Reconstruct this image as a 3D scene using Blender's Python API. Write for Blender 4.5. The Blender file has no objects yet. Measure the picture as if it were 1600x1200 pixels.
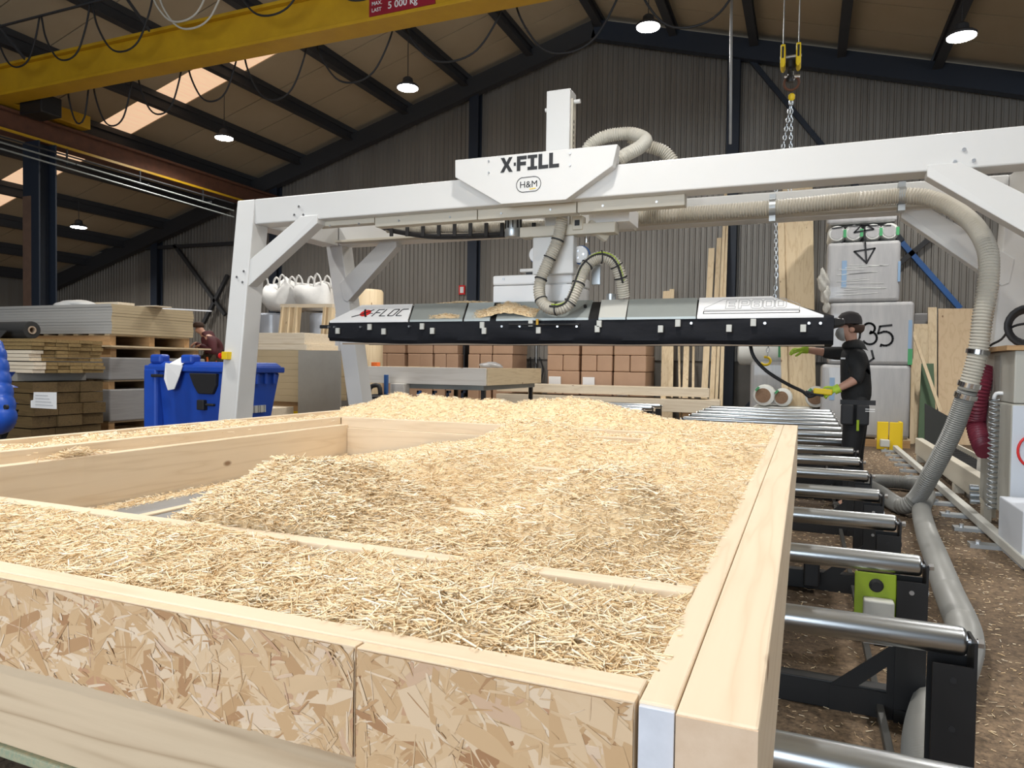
import bpy, bmesh, math, random
import numpy as np
from mathutils import Vector, Matrix
random.seed(7); rng = np.random.default_rng(7)
scene = bpy.context.scene
col = scene.collection
# ---------------------------------------------------------------- camera
YAW, PITCH, ROLL, FPX, CAMZ = math.radians(22.4), math.radians(1.55), math.radians(.84), 1110., 1.35
_f = Vector((-math.sin(YAW)*math.cos(PITCH), math.cos(YAW)*math.cos(PITCH), -math.sin(PITCH)))
_r0 = Vector((math.cos(YAW), math.sin(YAW), 0)); _d0 = _f.cross(_r0)
_r = math.cos(ROLL)*_r0 - math.sin(ROLL)*_d0; _d = _f.cross(_r)
cam = bpy.data.cameras.new('camera'); camo = bpy.data.objects.new('camera', cam); col.objects.link(camo)
cam.sensor_width = 36; cam.lens = 36*FPX/1600; cam.clip_start = .05; cam.clip_end = 200
rot = Matrix((_r, -_d, -_f)).transposed()
camo.matrix_world = Matrix.Translation((0, 0, CAMZ)) @ rot.to_4x4()
scene.camera = camo
# ---------------------------------------------------------------- light and exposure
vs = scene.view_settings
vs.view_transform = 'Standard'; vs.look = 'None'; vs.gamma = 1; vs.use_curve_mapping = False; vs.exposure = 0.52
w = bpy.data.worlds.new('sky'); scene.world = w; w.use_nodes = True
w.node_tree.nodes['Background'].inputs[0].default_value = (.75, .86, 1, 1)
w.node_tree.nodes['Background'].inputs[1].default_value = .4
def area(name, loc, target, sx, sy, power, colr):
    l = bpy.data.lights.new(name, 'AREA'); l.shape = 'RECTANGLE'; l.size = sx; l.size_y = sy; l.energy = power; l.color = colr
    o = bpy.data.objects.new(name, l); col.objects.link(o); o.location = loc
    o.rotation_euler = (Vector(target)-Vector(loc)).to_track_quat('-Z', 'Y').to_euler(); return o
# daylight through the open hall doors behind and to the right of the camera
area('door_daylight', (-3.0, -7.6, 2.7), (-3.0, 6, 1.8), 9, 4.8, 700, (.80, .90, 1))
area('side_door_daylight', (13.6, 4.5, 2.4), (0, 6.5, 1.5), 6, 4.4, 170, (.88, .94, 1))
LAMP_POWER = 100

# ---------------------------------------------------------------- helpers
def at(px, py, X=None, Y=None, Z=None):
    """point of the hall seen at a pixel of the photograph, at a known plane"""
    d = _r*((px-800)/FPX) + _d*((py-600)/FPX) + _f
    t = X/d.x if X is not None else Y/d.y if Y is not None else (Z-CAMZ)/d.z
    return Vector((t*d.x, t*d.y, CAMZ+t*d.z))
def tag(o, label=None, cat=None, group=None, kind=None):
    if label: o['label'] = label
    if cat: o['category'] = cat
    if group: o['group'] = group
    if kind: o['kind'] = kind
    return o
ORG = {}
def thing(name, label, cat, loc=(0, 0, 0), group=None):
    o = bpy.data.objects.new(name, None); o.empty_display_size = .1; col.objects.link(o); o.location = loc
    ORG[o.name] = Vector(loc)
    return tag(o, label, cat, group)
class MB:
    def __init__(s): s.v = []; s.f = []
    def add(s, v, f):
        n = len(s.v); s.v += [tuple(p) for p in v]; s.f += [tuple(i+n for i in q) for q in f]; return s
    def box(s, x0, x1, y0, y1, z0, z1):
        return s.add([(x, y, z) for z in (z0, z1) for y in (y0, y1) for x in (x0, x1)],
                     [(0, 2, 3, 1), (4, 5, 7, 6), (0, 1, 5, 4), (2, 6, 7, 3), (0, 4, 6, 2), (1, 3, 7, 5)])
    def obox(s, p0, p1, w, h, up=(0, 0, 1)):
        p0, p1 = Vector(p0), Vector(p1); d = (p1-p0).normalized(); u = Vector(up)
        sd = d.cross(u)
        if sd.length < 1e-4: sd = d.cross(Vector((0, 1, 0)))
        sd.normalize(); u = sd.cross(d); v = []
        for p in (p0, p1):
            for a, b in ((-1, -1), (1, -1), (1, 1), (-1, 1)): v.append(p+sd*a*w/2+u*b*h/2)
        return s.add(v, [(0, 1, 2, 3), (7, 6, 5, 4), (0, 4, 5, 1), (1, 5, 6, 2), (2, 6, 7, 3), (3, 7, 4, 0)])
    def hexa(s, b, t):   # bottom quad, top quad (same order)
        return s.add(list(b)+list(t), [(3, 2, 1, 0), (4, 5, 6, 7), (0, 1, 5, 4), (1, 2, 6, 5), (2, 3, 7, 6), (3, 0, 4, 7)])
    def cyl(s, p0, p1, r0, r1=None, n=16, cap=True):
        p0, p1 = Vector(p0), Vector(p1); r1 = r0 if r1 is None else r1; d = (p1-p0).normalized()
        a = d.orthogonal().normalized(); b = d.cross(a); v = []
        for p, r in ((p0, r0), (p1, r1)):
            for i in range(n):
                t = 2*math.pi*i/n; v.append(p+(a*math.cos(t)+b*math.sin(t))*r)
        f = [(i, (i+1) % n, n+(i+1) % n, n+i) for i in range(n)]
        if cap: f += [tuple(range(n-1, -1, -1)), tuple(range(n, 2*n))]
        return s.add(v, f)
    def lathe(s, c, prof, n=20, axis=(0, 0, 1)):  # prof: (r, h)
        ax = Vector(axis).normalized(); a = ax.orthogonal().normalized(); b = ax.cross(a); c = Vector(c); v = []
        for r, h in prof:
            for i in range(n):
                t = 2*math.pi*i/n; v.append(c+ax*h+(a*math.cos(t)+b*math.sin(t))*max(r, 1e-4))
        f = [(k*n+i, k*n+(i+1) % n, (k+1)*n+(i+1) % n, (k+1)*n+i) for k in range(len(prof)-1) for i in range(n)]
        return s.add(v, f+[tuple(range(n-1, -1, -1)), tuple(range((len(prof)-1)*n, len(prof)*n))])
    def tube(s, path, r, n=10, cap=True):      # r: number or list
        P = [Vector(p) for p in path]; m = len(P); rs = r if hasattr(r, '__len__') else [r]*m; v = []
        t0 = (P[1]-P[0]).normalized(); a = t0.orthogonal().normalized()
        for k in range(m):
            t = (P[min(k+1, m-1)]-P[max(k-1, 0)]).normalized()
            a = (a-t*a.dot(t)).normalized(); b = t.cross(a)
            for i in range(n):
                q = 2*math.pi*i/n; v.append(P[k]+(a*math.cos(q)+b*math.sin(q))*rs[k])
        f = [(k*n+i, k*n+(i+1) % n, (k+1)*n+(i+1) % n, (k+1)*n+i) for k in range(m-1) for i in range(n)]
        if cap: f += [tuple(range(n-1, -1, -1)), tuple(range((m-1)*n, m*n))]
        return s.add(v, f)
    def prism(s, poly, vec):                    # planar polygon extruded along vec
        n = len(poly); P = [Vector(p) for p in poly]; e = Vector(vec)
        return s.add(P+[p+e for p in P], [tuple(range(n-1, -1, -1)), tuple(range(n, 2*n))]+[(i, (i+1) % n, n+(i+1) % n, n+i) for i in range(n)])
    def build(s, name, mat, parent=None, smooth=False, bevel=0, label=None, cat=None, group=None, kind=None, fixn=True, seg=2):
        if parent is not None: o0 = ORG[parent.name]
        else:
            a = np.array(s.v); o0 = Vector(((a[:, 0].min()+a[:, 0].max())/2, (a[:, 1].min()+a[:, 1].max())/2, a[:, 2].min()))
        me = bpy.data.meshes.new(name); me.from_pydata([(x-o0.x, y-o0.y, z-o0.z) for x, y, z in s.v], [], s.f)
        if fixn:
            bm = bmesh.new(); bm.from_mesh(me); bmesh.ops.recalc_face_normals(bm, faces=bm.faces); bm.to_mesh(me); bm.free()
        if smooth:
            me.polygons.foreach_set('use_smooth', [True]*len(me.polygons))
            if smooth == 'auto': me.set_sharp_from_angle(angle=math.radians(40))
        me.materials.append(mat)
        o = bpy.data.objects.new(name, me); col.objects.link(o)
        if parent is not None: o.parent = parent
        else: o.location = o0
        ORG[o.name] = o0
        if bevel:
            b = o.modifiers.new('bevel', 'BEVEL'); b.width = bevel; b.segments = seg; b.limit_method = 'ANGLE'; b.angle_limit = math.radians(35)
        return tag(o, label, cat, group, kind)
def copy_tree(o, parent=None, dloc=None):
    c = o.copy(); col.objects.link(c); c.parent = parent
    if dloc is not None: c.location = Vector(o.location)+Vector(dloc)
    ORG[c.name] = ORG[o.name]+(Vector(dloc) if dloc is not None else Vector())
    for ch in o.children: copy_tree(ch, c)
    return c
def struct(o): o['kind'] = 'structure'; return o
def spline(pts, step=.02):
    P = [Vector(p) for p in pts]; P = [2*P[0]-P[1]]+P+[2*P[-1]-P[-2]]; out = []
    for k in range(1, len(P)-2):
        p0, p1, p2, p3 = P[k-1:k+3]; n = max(2, int((p2-p1).length/step))
        for i in range(n):
            t = i/n; out.append(.5*((2*p1)+(p2-p0)*t+(2*p0-5*p1+4*p2-p3)*t*t+(3*p1-p0-3*p2+p3)*t**3))
    out.append(P[-2]); return out
def hose(name, pts, r, mat, rib=.022, depth=.012, n=14, **kw):
    P = spline(pts, rib/2.0); rs = [r-(depth if k % 2 else 0) for k in range(len(P))]
    return MB().tube(P, rs, n).build(name, mat, smooth='auto', fixn=False, **kw)

# ---------------------------------------------------------------- materials
def mat(name, colr, rough=.5, metal=0., spec=.5, noise=None, bump=0., emit=None, estr=0., alpha=1., trans=0., coat=0.):
    m = bpy.data.materials.new(name); m.use_nodes = True; nt = m.node_tree; b = nt.nodes['Principled BSDF']
    b.inputs['Base Color'].default_value = (*colr, 1); b.inputs['Roughness'].default_value = rough
    b.inputs['Metallic'].default_value = metal; b.inputs['Specular IOR Level'].default_value = spec
    b.inputs['Alpha'].default_value = alpha; b.inputs['Transmission Weight'].default_value = trans; b.inputs['Coat Weight'].default_value = coat
    if emit: b.inputs['Emission Color'].default_value = (*emit, 1); b.inputs['Emission Strength'].default_value = estr
    if noise:
        sc, amt, c2 = noise[:3]; stretch = noise[3] if len(noise) > 3 else (1, 1, 1)
        tc = nt.nodes.new('ShaderNodeTexCoord'); mp = nt.nodes.new('ShaderNodeMapping'); mp.inputs['Scale'].default_value = stretch
        nz = nt.nodes.new('ShaderNodeTexNoise'); nz.inputs['Scale'].default_value = sc; nz.inputs['Detail'].default_value = 6; nz.inputs['Roughness'].default_value = .62
        rp = nt.nodes.new('ShaderNodeValToRGB'); rp.color_ramp.elements[0].position = .5-amt/2; rp.color_ramp.elements[1].position = .5+amt/2
        rp.color_ramp.elements[0].color = (*c2, 1); rp.color_ramp.elements[1].color = (*colr, 1)
        L = nt.links.new; L(tc.outputs['Object'], mp.inputs[0]); L(mp.outputs[0], nz.inputs[0]); L(nz.outputs['Fac'], rp.inputs[0]); L(rp.outputs[0], b.inputs['Base Color'])
        if bump:
            bp = nt.nodes.new('ShaderNodeBump'); bp.inputs['Strength'].default_value = bump; bp.inputs['Distance'].default_value = .01
            L(nz.outputs['Fac'], bp.inputs['Height']); L(bp.outputs[0], b.inputs['Normal'])
    return m
def wood(name, c1, c2, axis='x', scale=9., rough=.6, ringamt=.5, knots=True):
    m = bpy.data.materials.new(name); m.use_nodes = True; nt = m.node_tree; b = nt.nodes['Principled BSDF']; L = nt.links.new
    N = nt.nodes.new; tc = N('ShaderNodeTexCoord'); mp = N('ShaderNodeMapping'); s = [1., 1., 1.]; s['xyz'.index(axis)] = .06
    mp.inputs['Scale'].default_value = s; oi = N('ShaderNodeObjectInfo'); ad = N('ShaderNodeVectorMath'); ad.operation = 'ADD'
    ml = N('ShaderNodeVectorMath'); ml.operation = 'SCALE'; ml.inputs['Scale'].default_value = 1
    L(oi.outputs['Random'], ml.inputs[0]); L(tc.outputs['Object'], ad.inputs[0])
    mu = N('ShaderNodeMath'); mu.operation = 'MULTIPLY'; mu.inputs[1].default_value = 37.; L(oi.outputs['Random'], mu.inputs[0]); L(mu.outputs[0], ad.inputs[1]); L(ad.outputs[0], mp.inputs[0])
    nz = N('ShaderNodeTexNoise'); nz.inputs['Scale'].default_value = scale; nz.inputs['Detail'].default_value = 3; L(mp.outputs[0], nz.inputs[0])
    wv = N('ShaderNodeMath'); wv.operation = 'MULTIPLY'; wv.inputs[1].default_value = 14; L(nz.outputs['Fac'], wv.inputs[0])
    fr = N('ShaderNodeMath'); fr.operation = 'PINGPONG'; fr.inputs[1].default_value = 1; L(wv.outputs[0], fr.inputs[0])
    pw = N('ShaderNodeMath'); pw.operation = 'POWER'; pw.inputs[1].default_value = 3; L(fr.outputs[0], pw.inputs[0])
    fi = N('ShaderNodeTexNoise'); fi.inputs['Scale'].default_value = scale*14; fi.inputs['Detail'].default_value = 2; L(mp.outputs[0], fi.inputs[0])
    a1 = N('ShaderNodeMath'); a1.operation = 'MULTIPLY_ADD'; a1.inputs[1].default_value = ringamt; L(pw.outputs[0], a1.inputs[0]); 
    f2 = N('ShaderNodeMath'); f2.operation = 'MULTIPLY'; f2.inputs[1].default_value = .2; L(fi.outputs['Fac'], f2.inputs[0]); L(f2.outputs[0], a1.inputs[2])
    rp = N('ShaderNodeValToRGB'); rp.color_ramp.elements[0].position = .05; rp.color_ramp.elements[1].position = .95
    rp.color_ramp.elements[0].color = (*c1, 1); rp.color_ramp.elements[1].color = (*c2, 1); L(a1.outputs[0], rp.inputs[0]); last = rp.outputs[0]
    if knots:
        vo = N('ShaderNodeTexVoronoi'); vo.inputs['Scale'].default_value = 2.6; mk = N('ShaderNodeMapping'); k = [1.6]*3; k['xyz'.index(axis)] = .8; mk.inputs['Scale'].default_value = k
        L(ad.outputs[0], mk.inputs[0]); L(mk.outputs[0], vo.inputs[0])
        kr = N('ShaderNodeValToRGB'); kr.color_ramp.elements[0].position = .035; kr.color_ramp.elements[1].position = .075
        kr.color_ramp.elements[0].color = (1, 1, 1, 1); kr.color_ramp.elements[1].color = (0, 0, 0, 1); L(vo.outputs['Distance'], kr.inputs[0])
        mx = N('ShaderNodeMix'); mx.data_type = 'RGBA'; mx.inputs[7].default_value = (c2[0]*.45, c2[1]*.36, c2[2]*.3, 1); L(kr.outputs[0], mx.inputs[0]); L(last, mx.inputs[6]); last = mx.outputs[2]
    L(last, b.inputs['Base Color']); b.inputs['Roughness'].default_value = rough; b.inputs['Specular IOR Level'].default_value = .4
    bp = N('ShaderNodeBump'); bp.inputs['Strength'].default_value = .08; bp.inputs['Distance'].default_value = .005; L(a1.outputs[0], bp.inputs['Height']); L(bp.outputs[0], b.inputs['Normal'])
    return m
def island(name, stops, rough=.7, spec=.2, transl=0.):
    m = bpy.data.materials.new(name); m.use_nodes = True; nt = m.node_tree; b = nt.nodes['Principled BSDF']
    g = nt.nodes.new('ShaderNodeNewGeometry'); rp = nt.nodes.new('ShaderNodeValToRGB'); e = rp.color_ramp.elements
    while len(e) < len(stops): e.new(.5)
    for i, (p, c) in enumerate(stops): e[i].position = p; e[i].color = (*c, 1)
    nt.links.new(g.outputs['Random Per Island'], rp.inputs[0]); nt.links.new(rp.outputs[0], b.inputs['Base Color'])
    b.inputs['Roughness'].default_value = rough; b.inputs['Specular IOR Level'].default_value = spec
    return m
PW, PD = (.73, .60, .44), (.62, .48, .325)
M = dict(
 pine_x=wood('pine_x', PW, PD, 'x'), pine_y=wood('pine_y', PW, PD, 'y'), pine_z=wood('pine_z', PW, PD, 'z'),
 rail_x=wood('rail_x', (.56, .43, .29), (.36, .25, .15), 'x', 9, .6, .75), pine_end=mat('pine_end', (.66, .50, .36), .8, noise=(30, .5, (.56, .40, .27), (1, 1, 1))),  # rail_x: darker timber, with the bottom rail's shade also put into its colour
 pale_x=wood('pale_x', (.78, .68, .53), (.62, .50, .35), 'x'), pale_y=wood('pale_y', (.72, .58, .38), (.56, .42, .25), 'y'), pale_z=wood('pale_z', (.78, .63, .42), (.60, .44, .25), 'z', 6),
 ply_z=wood('ply_z', (.70, .53, .34), (.58, .41, .24), 'z', 4), pallet=wood('pallet', (.50, .31, .15), (.36, .20, .09), 'x'),
 brown_x=wood('brown_x', (.13, .085, .035), (.055, .035, .015), 'x', 12), brownend=mat('brownend', (.36, .25, .10), .85, noise=(26, .55, (.17, .105, .04), (1, 1, 2.6)), bump=.3),
 osb=mat('osb', (.74, .58, .40), .7, noise=(40, .7, (.62, .46, .30))),
 osb_strand=island('osb_strand', [(0, (.33, .17, .08)), (.12, (.47, .29, .145)), (.45, (.54, .36, .20)), (.8, (.60, .43, .27)), (.92, (.66, .52, .38)), (1, (.44, .24, .13))], .6, .3),
 greenboard=mat('greenboard', (.16, .24, .17), .7, noise=(120, .5, (.40, .33, .20))),
 straw=island('straw', [(0, (.56, .37, .18)), (.12, (.77, .57, .33)), (.5, (.87, .70, .46)), (.8, (.91, .78, .57)), (1, (.94, .87, .73))], .6, .25),
 strawbed=mat('strawbed', (.86, .69, .45), .9, noise=(60, .6, (.66, .48, .26)), bump=.65),
 membrane=mat('membrane', (.30, .30, .30), .5, noise=(6, .6, (.22, .22, .22))),
 tape=mat('tape', (.62, .63, .68), .35, noise=(20, .5, (.50, .51, .55))),
 white=mat('white', (.71, .71, .70), .38, noise=(2, .7, (.685, .68, .66))), whitebox=mat('whitebox', (.86, .86, .86), .4), cream=mat('cream', (.60, .56, .47), .45),
 black=mat('black', (.012, .012, .013), .45), rubber=mat('rubber', (.018, .018, .02), .65), skirt=mat('skirt', (.008, .009, .012), .75, spec=.25, noise=(7, .6, (.014, .015, .02), (1, 1, 2)), bump=.5),
 steel=mat('steel', (.68, .72, .75), .29, 1., noise=(3, .8, (.56, .59, .61), (1, 30, 30))), chrome=mat('chrome', (.75, .76, .78), .18, 1.), zinc=mat('zinc', (.50, .53, .55), .4, .85),
 gplate=mat('gplate', (.34, .365, .35), .5, .2, noise=(3, .7, (.29, .315, .30))), gplate2=mat('gplate2', (.46, .51, .51), .45, .2), gplate3=mat('gplate3', (.56, .56, .52), .45),
 lime=mat('lime', (.36, .50, .03), .45), bluep=mat('bluep', (.015, .085, .50), .38, noise=(4, .6, (.02, .07, .40))), navy=mat('navy', (.012, .022, .048), .5), blue=mat('blue', (.03, .12, .36), .5),
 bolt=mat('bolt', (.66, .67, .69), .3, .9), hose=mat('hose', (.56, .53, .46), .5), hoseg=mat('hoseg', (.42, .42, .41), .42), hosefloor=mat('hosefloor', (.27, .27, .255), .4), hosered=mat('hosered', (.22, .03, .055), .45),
 yellow=mat('yellow', (.62, .36, .012), .42, noise=(2.2, .7, (.46, .25, .01))), yel2=mat('yel2', (.83, .58, .01), .5), rust=mat('rust', (.16, .06, .03), .8, noise=(6, .6, (.08, .035, .02))), rustcol=mat('rustcol', (.20, .115, .075), .8, noise=(4, .6, (.12, .07, .05))),
 redsign=mat('redsign', (.32, .012, .03), .4), red=mat('red', (.70, .02, .02), .4), whitep=mat('whitep', (.85, .85, .85), .6), ink=mat('ink', (.01, .01, .012), .5), greyink=mat('greyink', (.42, .42, .43), .5),
 steelwork=mat('steelwork', (.035, .036, .04), .6), darkblue=mat('darkblue', (.02, .028, .045), .55), clad=mat('clad', (.34, .32, .29), .42, .35, noise=(2.2, .7, (.20, .18, .155), (1, 1, .06))),
 roofp=mat('roofp', (.47, .38, .26), .85, noise=(.8, .8, (.39, .31, .20))), conc=mat('conc', (.22, .205, .185), .9, noise=(1.5, .7, (.15, .14, .125))),
 skylight=mat('skylight', (.75, .55, .38), .6, emit=(1, .66, .42), estr=.55, noise=(2.2, .6, (.35, .25, .18), (6, .5, 1))),
 cardboard=mat('cardboard', (.50, .32, .21), .45, noise=(3, .6, (.43, .27, .175))), wrap=mat('wrap', (.62, .60, .56), .22, noise=(5, .6, (.48, .46, .43), (1, 1, 4)), bump=.25, coat=.5),
 bale=mat('bale', (.47, .465, .46), .3, noise=(3.5, .6, (.33, .33, .34), (3, 3, .4)), bump=.25, coat=.4), balewhite=mat('balewhite', (.70, .71, .68), .4), balecore=mat('balecore', (.30, .19, .12), .95, noise=(60, .5, (.18, .11, .07)), bump=.5), balegreen=mat('balegreen', (.06, .30, .12), .5), baleblue=mat('baleblue', (.24, .36, .52), .4),
 film=mat('film', (.80, .79, .74), .15, noise=(9, .6, (.60, .58, .52), (1, 1, 6)), bump=.4, alpha=.55), bag=mat('bag', (.78, .77, .74), .7, noise=(6, .6, (.66, .65, .63)), bump=.5),
 greyboard=mat('greyboard', (.36, .345, .31), .75, noise=(5, .6, (.32, .30, .265))), beigeboard=mat('beigeboard', (.50, .40, .25), .8, noise=(3, .6, (.46, .36, .22))), boardgrey=mat('boardgrey', (.42, .41, .39), .7, noise=(2, .6, (.38, .37, .35), (1, 1, 8))),
 greypack=mat('greypack', (.33, .325, .32), .35, noise=(3, .6, (.24, .235, .24), (1, 1, 14))), drum=mat('drum', (.42, .47, .56), .2, noise=(2.5, .7, (.62, .64, .68), (6, 6, .3))),
 felt=mat('felt', (.022, .022, .022), .9), card_tube=mat('card_tube', (.35, .27, .2), .8), cabinet=mat('cabinet', (.46, .45, .40), .5), cabwhite=mat('cabwhite', (.62, .66, .72), .45),
 skin=mat('skin', (.58, .32, .23), .55), hoodie=mat('hoodie', (.012, .0125, .013), .8, noise=(40, .5, (.02, .02, .021))), trousers=mat('trousers', (.010, .010, .011), .75), glove=mat('glove', (.50, .72, .06), .65), glovepalm=mat('glovepalm', (.02, .02, .02), .7),
 cap=mat('cap', (.035, .03, .03), .8), hair=mat('hair', (.05, .025, .015), .8), mask=mat('mask', (.55, .57, .58), .6), shoe=mat('shoe', (.02, .018, .015), .6), maroon=mat('maroon', (.07, .010, .014), .8), camo=mat('camo', (.13, .11, .07), .9, noise=(25, .4, (.04, .035, .025))), orange=mat('orange', (.75, .16, .03), .6), puffy=mat('puffy', (.012, .075, .42), .35),
 greenply=mat('greenply', (.10, .16, .09), .7), blacksheet=mat('blacksheet', (.018, .02, .018), .6), bucket=mat('bucket', (.55, .58, .62), .4),
)
def floormat():
    m = mat('floor_dusty', (.20, .15, .10), .9); nt = m.node_tree; L = nt.links.new; N = nt.nodes.new; b = nt.nodes['Principled BSDF']
    tc = N('ShaderNodeTexCoord'); n1 = N('ShaderNodeTexNoise'); n1.inputs['Scale'].default_value = .55; n1.inputs['Detail'].default_value = 5
    n2 = N('ShaderNodeTexNoise'); n2.inputs['Scale'].default_value = 38; n2.inputs['Detail'].default_value = 5; n2.inputs['Roughness'].default_value = .75
    for n in (n1, n2): L(tc.outputs['Object'], n.inputs[0])
    r1 = N('ShaderNodeValToRGB'); r1.color_ramp.elements[0].position = .38; r1.color_ramp.elements[1].position = .66
    r1.color_ramp.elements[0].color = (.095, .068, .044, 1); r1.color_ramp.elements[1].color = (.20, .148, .098, 1); L(n1.outputs['Fac'], r1.inputs[0])
    r2 = N('ShaderNodeValToRGB'); r2.color_ramp.elements[0].position = .36; r2.color_ramp.elements[1].position = .72
    r2.color_ramp.elements[0].color = (.45, .42, .40, 1); r2.color_ramp.elements[1].color = (1.7, 1.6, 1.5, 1); L(n2.outputs['Fac'], r2.inputs[0])
    mx = N('ShaderNodeMix'); mx.data_type = 'RGBA'; mx.blend_type = 'MULTIPLY'; mx.inputs[0].default_value = 1; L(r1.outputs[0], mx.inputs[6]); L(r2.outputs[0], mx.inputs[7]); L(mx.outputs[2], b.inputs['Base Color'])
    bp = N('ShaderNodeBump'); bp.inputs['Strength'].default_value = .5; bp.inputs['Distance'].default_value = .01; L(n2.outputs['Fac'], bp.inputs['Height']); L(bp.outputs[0], b.inputs['Normal'])
    return m
M['floor'] = floormat(); M['gunmetal'] = mat('gunmetal', (.10, .10, .095), .45, .5)

# ---------------------------------------------------------------- hall
YB, XR, ZR, SL = 16.7, -4.78, 9.58, .286
XL, XRT, YF = -24.0, 14.4, -9.0
def rz(x): return ZR-SL*abs(x-XR)
struct(MB().box(XL-.3, XRT+.3, YF-.3, YB+.5, -.2, 0).build('floor', M['floor'], label='brown concrete floor dusted with wood chips and straw'))
wb = struct(MB().box(XL, XRT, YB+.02, YB+.35, 0, 1.6).build('wall_back', M['conc'], label='gable wall of grey concrete plinth and dark ribbed cladding'))
# cladding sheets of the gable, each with its own ribs
x = XL; P = .125
while x < XRT-.01:
    b = MB(); xs = []
    for k in range(8):
        a = x+k*P; xs += [(a, 0), (a+.062, 0), (a+.075, -.03), (a+.10, -.03), (a+.113, 0)]
    xs.append((x+8*P, 0)); v = []
    for (q, d) in xs: v += [(q, YB-.02+d, 1.5), (q, YB-.02+d, min(rz(q), 9.6)-.02)]
    b.add(v, [(2*i, 2*i+2, 2*i+3, 2*i+1) for i in range(len(xs)-1)]); b.build('cladding_sheet', M['clad'], wb, fixn=False); x += 8*P
struct(MB().box(XL-.3, XL, YF, YB+.4, 0, 4.3).build('wall_left', M['clad'], label='dark side wall of the hall'))
wr = MB()
wr.box(XRT, XRT+.3, YF, 1.4, 0, 4.3).box(XRT, XRT+.3, 7.6, YB+.4, 0, 4.3).box(XRT, XRT+.3, 1.4, 7.6, 4.25, 4.35)
struct(wr.build('wall_right', M['clad'], label='side wall with an open loading door'))
wf = MB(); wf.box(XL, -7.6, YF-.3, YF, 0, 9.6).box(1.6, XRT, YF-.3, YF, 0, 9.6).box(-7.6, 1.6, YF-.3, YF, 5.2, 9.6)
struct(wf.build('wall_front', M['clad'], label='gable wall with the open hall door'))
# roof: purlins, sheets between them
roof = MB()
for s in (-1, 1):
    xe = XL if s < 0 else XRT
    roof.add([(XR, YF-.3, ZR+.12), (xe, YF-.3, rz(xe)+.12), (xe, YB+.4, rz(xe)+.12), (XR, YB+.4, ZR+.12)], [(0, 1, 2, 3)])
ceil = struct(roof.build('ceiling', M['roofp'], label='pitched roof with tan sheets between dark steel purlins'))
ORG[ceil.name] = Vector(ceil.location)
pur = [-4.65+1.73*k for k in range(-11, 11) if XL < -4.65+1.73*k < XRT]
for i, px in enumerate(pur):
    z = rz(px)
    MB().box(px-.075, px+.075, YF, YB, z-.06, z+.06).box(px-.03, px+.03, YF, YB, z-.24, z-.05).box(px-.085, px+.085, YF, YB, z-.26, z-.235).build('purlin', M['steelwork'], ceil)
for i in range(len(pur)-1):
    xa, xb = pur[i]+.01, pur[i+1]-.01
    if xa < XR < xb: xb_ = [(xa, XR), (XR, xb)]
    else: xb_ = [(xa, xb)]
    ys = [YF, 8.0, 9.15, 10.3, 11.5, 12.3, 13.4, 14.5, 15.6, 16.7]
    for (u, v_) in xb_:
        for k in range(len(ys)-1):
            y0, y1 = ys[k]+.012, ys[k+1]-.012
            sky = ys[k] == 11.5 and v_ < -8.1
            MB().add([(u, y0, rz(u)+.05), (v_, y0, rz(v_)+.05), (v_, y1, rz(v_)+.05), (u, y1, rz(u)+.05), (u, y0, rz(u)+.09), (v_, y0, rz(v_)+.09), (v_, y1, rz(v_)+.09), (u, y1, rz(u)+.09)],
                     [(3, 2, 1, 0), (4, 5, 6, 7), (0, 1, 5, 4), (1, 2, 6, 5), (2, 3, 7, 6), (3, 0, 4, 7)]).build('roof_light' if sky else 'roof_sheet', M['skylight' if sky else 'roofp'], ceil)
# gable frame
t = struct(MB().obox((XL, YB-.3, rz(XL)-.32), (XR, YB-.3, ZR-.32), .22, .42).build('trim_1', M['steelwork'], label='dark gable rafter of the long roof slope'))
t = struct(MB().obox((XR, YB-.3, ZR-.32), (XRT, YB-.3, rz(XRT)-.32), .22, .42).build('trim_2', M['darkblue'], label='dark gable rafter of the short roof slope'))
for cx in (-19.0, -14.3, -7.92, -1.6, 5.2, 10.5):
    b = MB().box(cx-.13, cx+.13, YB-.30, YB-.27, 0, rz(cx)-.4).box(cx-.13, cx+.13, YB-.09, YB-.06, 0, rz(cx)-.4).box(cx-.015, cx+.015, YB-.28, YB-.08, 0, rz(cx)-.4)
    b.build('wall_column', M['darkblue'], wb)
yb = YB-.2
for (p, q, mm) in (((1160, 78), (1410, 378), 'darkblue'), ((1408, 378), (1500, 482), 'blue'), ((1478, 352), (1395, 420), 'steelwork'), ((273, 383), (352, 492), 'steelwork'), ((356, 430), (318, 505), 'steelwork'), ((100, 395), (370, 380), 'steelwork'), ((1146, 660), (1200, 600), 'darkblue')):
    MB().obox(at(*p, Y=yb), at(*q, Y=yb), .1, .1).build('wind_brace', M[mm], wb)

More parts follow.
